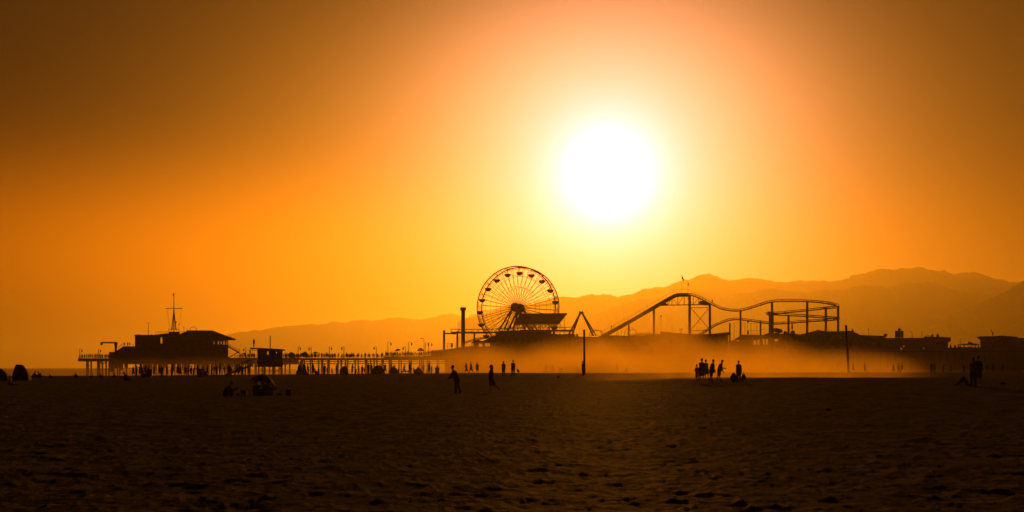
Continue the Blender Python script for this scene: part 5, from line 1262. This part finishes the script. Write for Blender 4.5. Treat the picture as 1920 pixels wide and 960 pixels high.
def sack(px, d, size, label, name='beach_bag', strap=True, mat='cloth1'):
    b = B(px, d); t = thing(name, b, label, 'bag'); c = Cap(); w, h = size
    c.c(b-b+Vector((-w*.3, 0, h*.3)), Vector((w*.3, 0, h*.3)), h*.32, h*.3).c(Vector((-w*.15, 0, h*.5)), Vector((w*.1, 0, h*.62)), h*.3, h*.22)
    me = c.mesh('bag', mat, .02); o = bpy.data.objects.new('pouch', me); COL.objects.link(o); o.parent = t
    if strap: m_ = MB(); m_.tube([b+Vector((-w*.25, 0, h*.6)), b+Vector((-w*.1, 0, h*.98)), b+Vector((w*.12, 0, h*.98)), b+Vector((w*.25, 0, h*.6))], .012, 5); m_.build('strap', 'dark', t)
sack(446, D0, (.3, .14), 'small flat bag on the sand left of the cooler box', strap=False)
sack(524.5, D0, (.28, .18), 'small bag with a bright glint between umbrella and lone hunched sitter', strap=False)
b = B(526, D0-.15); mb = MB(); mb.lathe(b, [(.03, 0), (.034, .05), (.034, .15), (.012, .2), (.012, .24)], 10); tag(mb.build('water_bottle', M['glass']), 'clear bottle glinting beside the small bag', 'bottle')
# bags carried
cb = [o for o in bpy.data.objects if o.get('label', '').startswith('lone person carrying')][0]
for s_, w_, nm in ((-1, .36, 'bulging bag in the left hand of the lone carrier'), (1, .24, 'narrower bag in the right hand of the lone carrier')):
    b = Vector(cb.location)+Vector((s_*.33, .02, .02)); t = thing('shopping_bag', b, nm, 'bag'); c = Cap(); c.c((0, 0, .16), (0, 0, .46), .16*w_/.3, .13*w_/.3).c((-.04, 0, .3), (.05, 0, .34), .17*w_/.3, .15*w_/.3)
    o = bpy.data.objects.new('pouch', c.mesh('pouch', 'cloth1', .02)); COL.objects.link(o); o.parent = t
    m_ = MB(); m_.tube([b+Vector((-.06, 0, .5)), b+Vector((-.03, 0, .68)), b+Vector((.03, 0, .68)), b+Vector((.06, 0, .5))], .012, 5); m_.build('handle', 'dark', t)
wk = [o for o in bpy.data.objects if o.get('label', '').startswith('tall person walking away')][0]
b = Vector(wk.location)+Vector((.42, 0, .42)); t = thing('sack', b, 'sack swinging from the right hand of the tall walker', 'bag'); c = Cap(); c.c((0, 0, .32), (.1, 0, .1), .05, .13)
o = bpy.data.objects.new('pouch', c.mesh('pouch', 'cloth1', .02)); COL.objects.link(o); o.parent = t
m_ = MB(); m_.tube([b+Vector((0, 0, .34)), b+Vector((-.08, 0, .48))], .015, 5); m_.build('cord', 'dark', t)
# pile of belongings left of the couple, small stones and litter on the sand
c = Cap(); c.c((-.35, 0, .1), (-.1, 0, .3), .09, .12).c((-.1, 0, .3), (.02, 0, .5), .13, .08).c((.02, 0, .42), (.3, 0, .1), .12, .1).c((.3, 0, .08), (.42, 0, .1), .09, .07).c((-.35, 0, .08), (-.6, 0, .05), .05, .03)
dd_ = solve_d(1806, 724, 45, 75); b = B(1806, dd_); o = bpy.data.objects.new('backpack', c.mesh('backpack', 'cloth1', .02)); COL.objects.link(o); o.location = b; tag(o, 'dark slumped backpack on the sand left of the embracing couple', 'bag')
mb = MB(); dd_ = solve_d(1880, 721, 45, 75); b = B(1880, dd_); mb.ball(b+Vector((0, 0, .07)), (.14, .1, .1)); mb.ball(b+Vector((.1, 0, .04)), (.08, .07, .06)); tag(mb.build('driftwood', 'bark'), 'small dark lump of driftwood right of the embracing couple', 'driftwood')
dd_ = solve_d(1917, 728, 40, 70); b = B(1917, dd_); fr = thing('folding_frame', b, 'faint thin wire frame standing at the right edge', 'frame'); mb = MB()
for x_ in (-.14, .14): mb.tube([b+Vector((x_, 0, 0)), b+Vector((x_, 0, .95))], .012, 5)
mb.build('upright', 'white', fr)
mb = MB(); mb.tube([b+Vector((-.14, 0, .95)), b+Vector((.14, 0, .95))], .012, 5); mb.tube([b+Vector((-.14, 0, .5)), b+Vector((.14, 0, .5))], .012, 5); mb.build('crossbar', 'white', fr)
for (px, py, s_, lb) in ((1554, 770, .09, 'dark pebble on the bare sand right of centre'), (1122, 759, .05, 'small pale scrap of litter below the tall centre post'), (1322, 780, .05, 'tiny bright shell on the sand below the dusty group'), (753, 712, .16, 'pale scrap lying in front of the lounger'), (1047, 708, .12, 'small pale scrap where the sand meets the dust')):
    d_ = solve_d(px, py, 20, 120); b = B(px, d_); mb = MB(); mb.ball(b+Vector((0, 0, s_*.6)), (s_*1.3, s_, s_*.7), 8, 6); dark = 'dark' in lb
    tag(mb.build('pebble' if dark else 'litter_scrap', 'dark' if dark else 'white'), lb, 'pebble' if dark else 'litter')
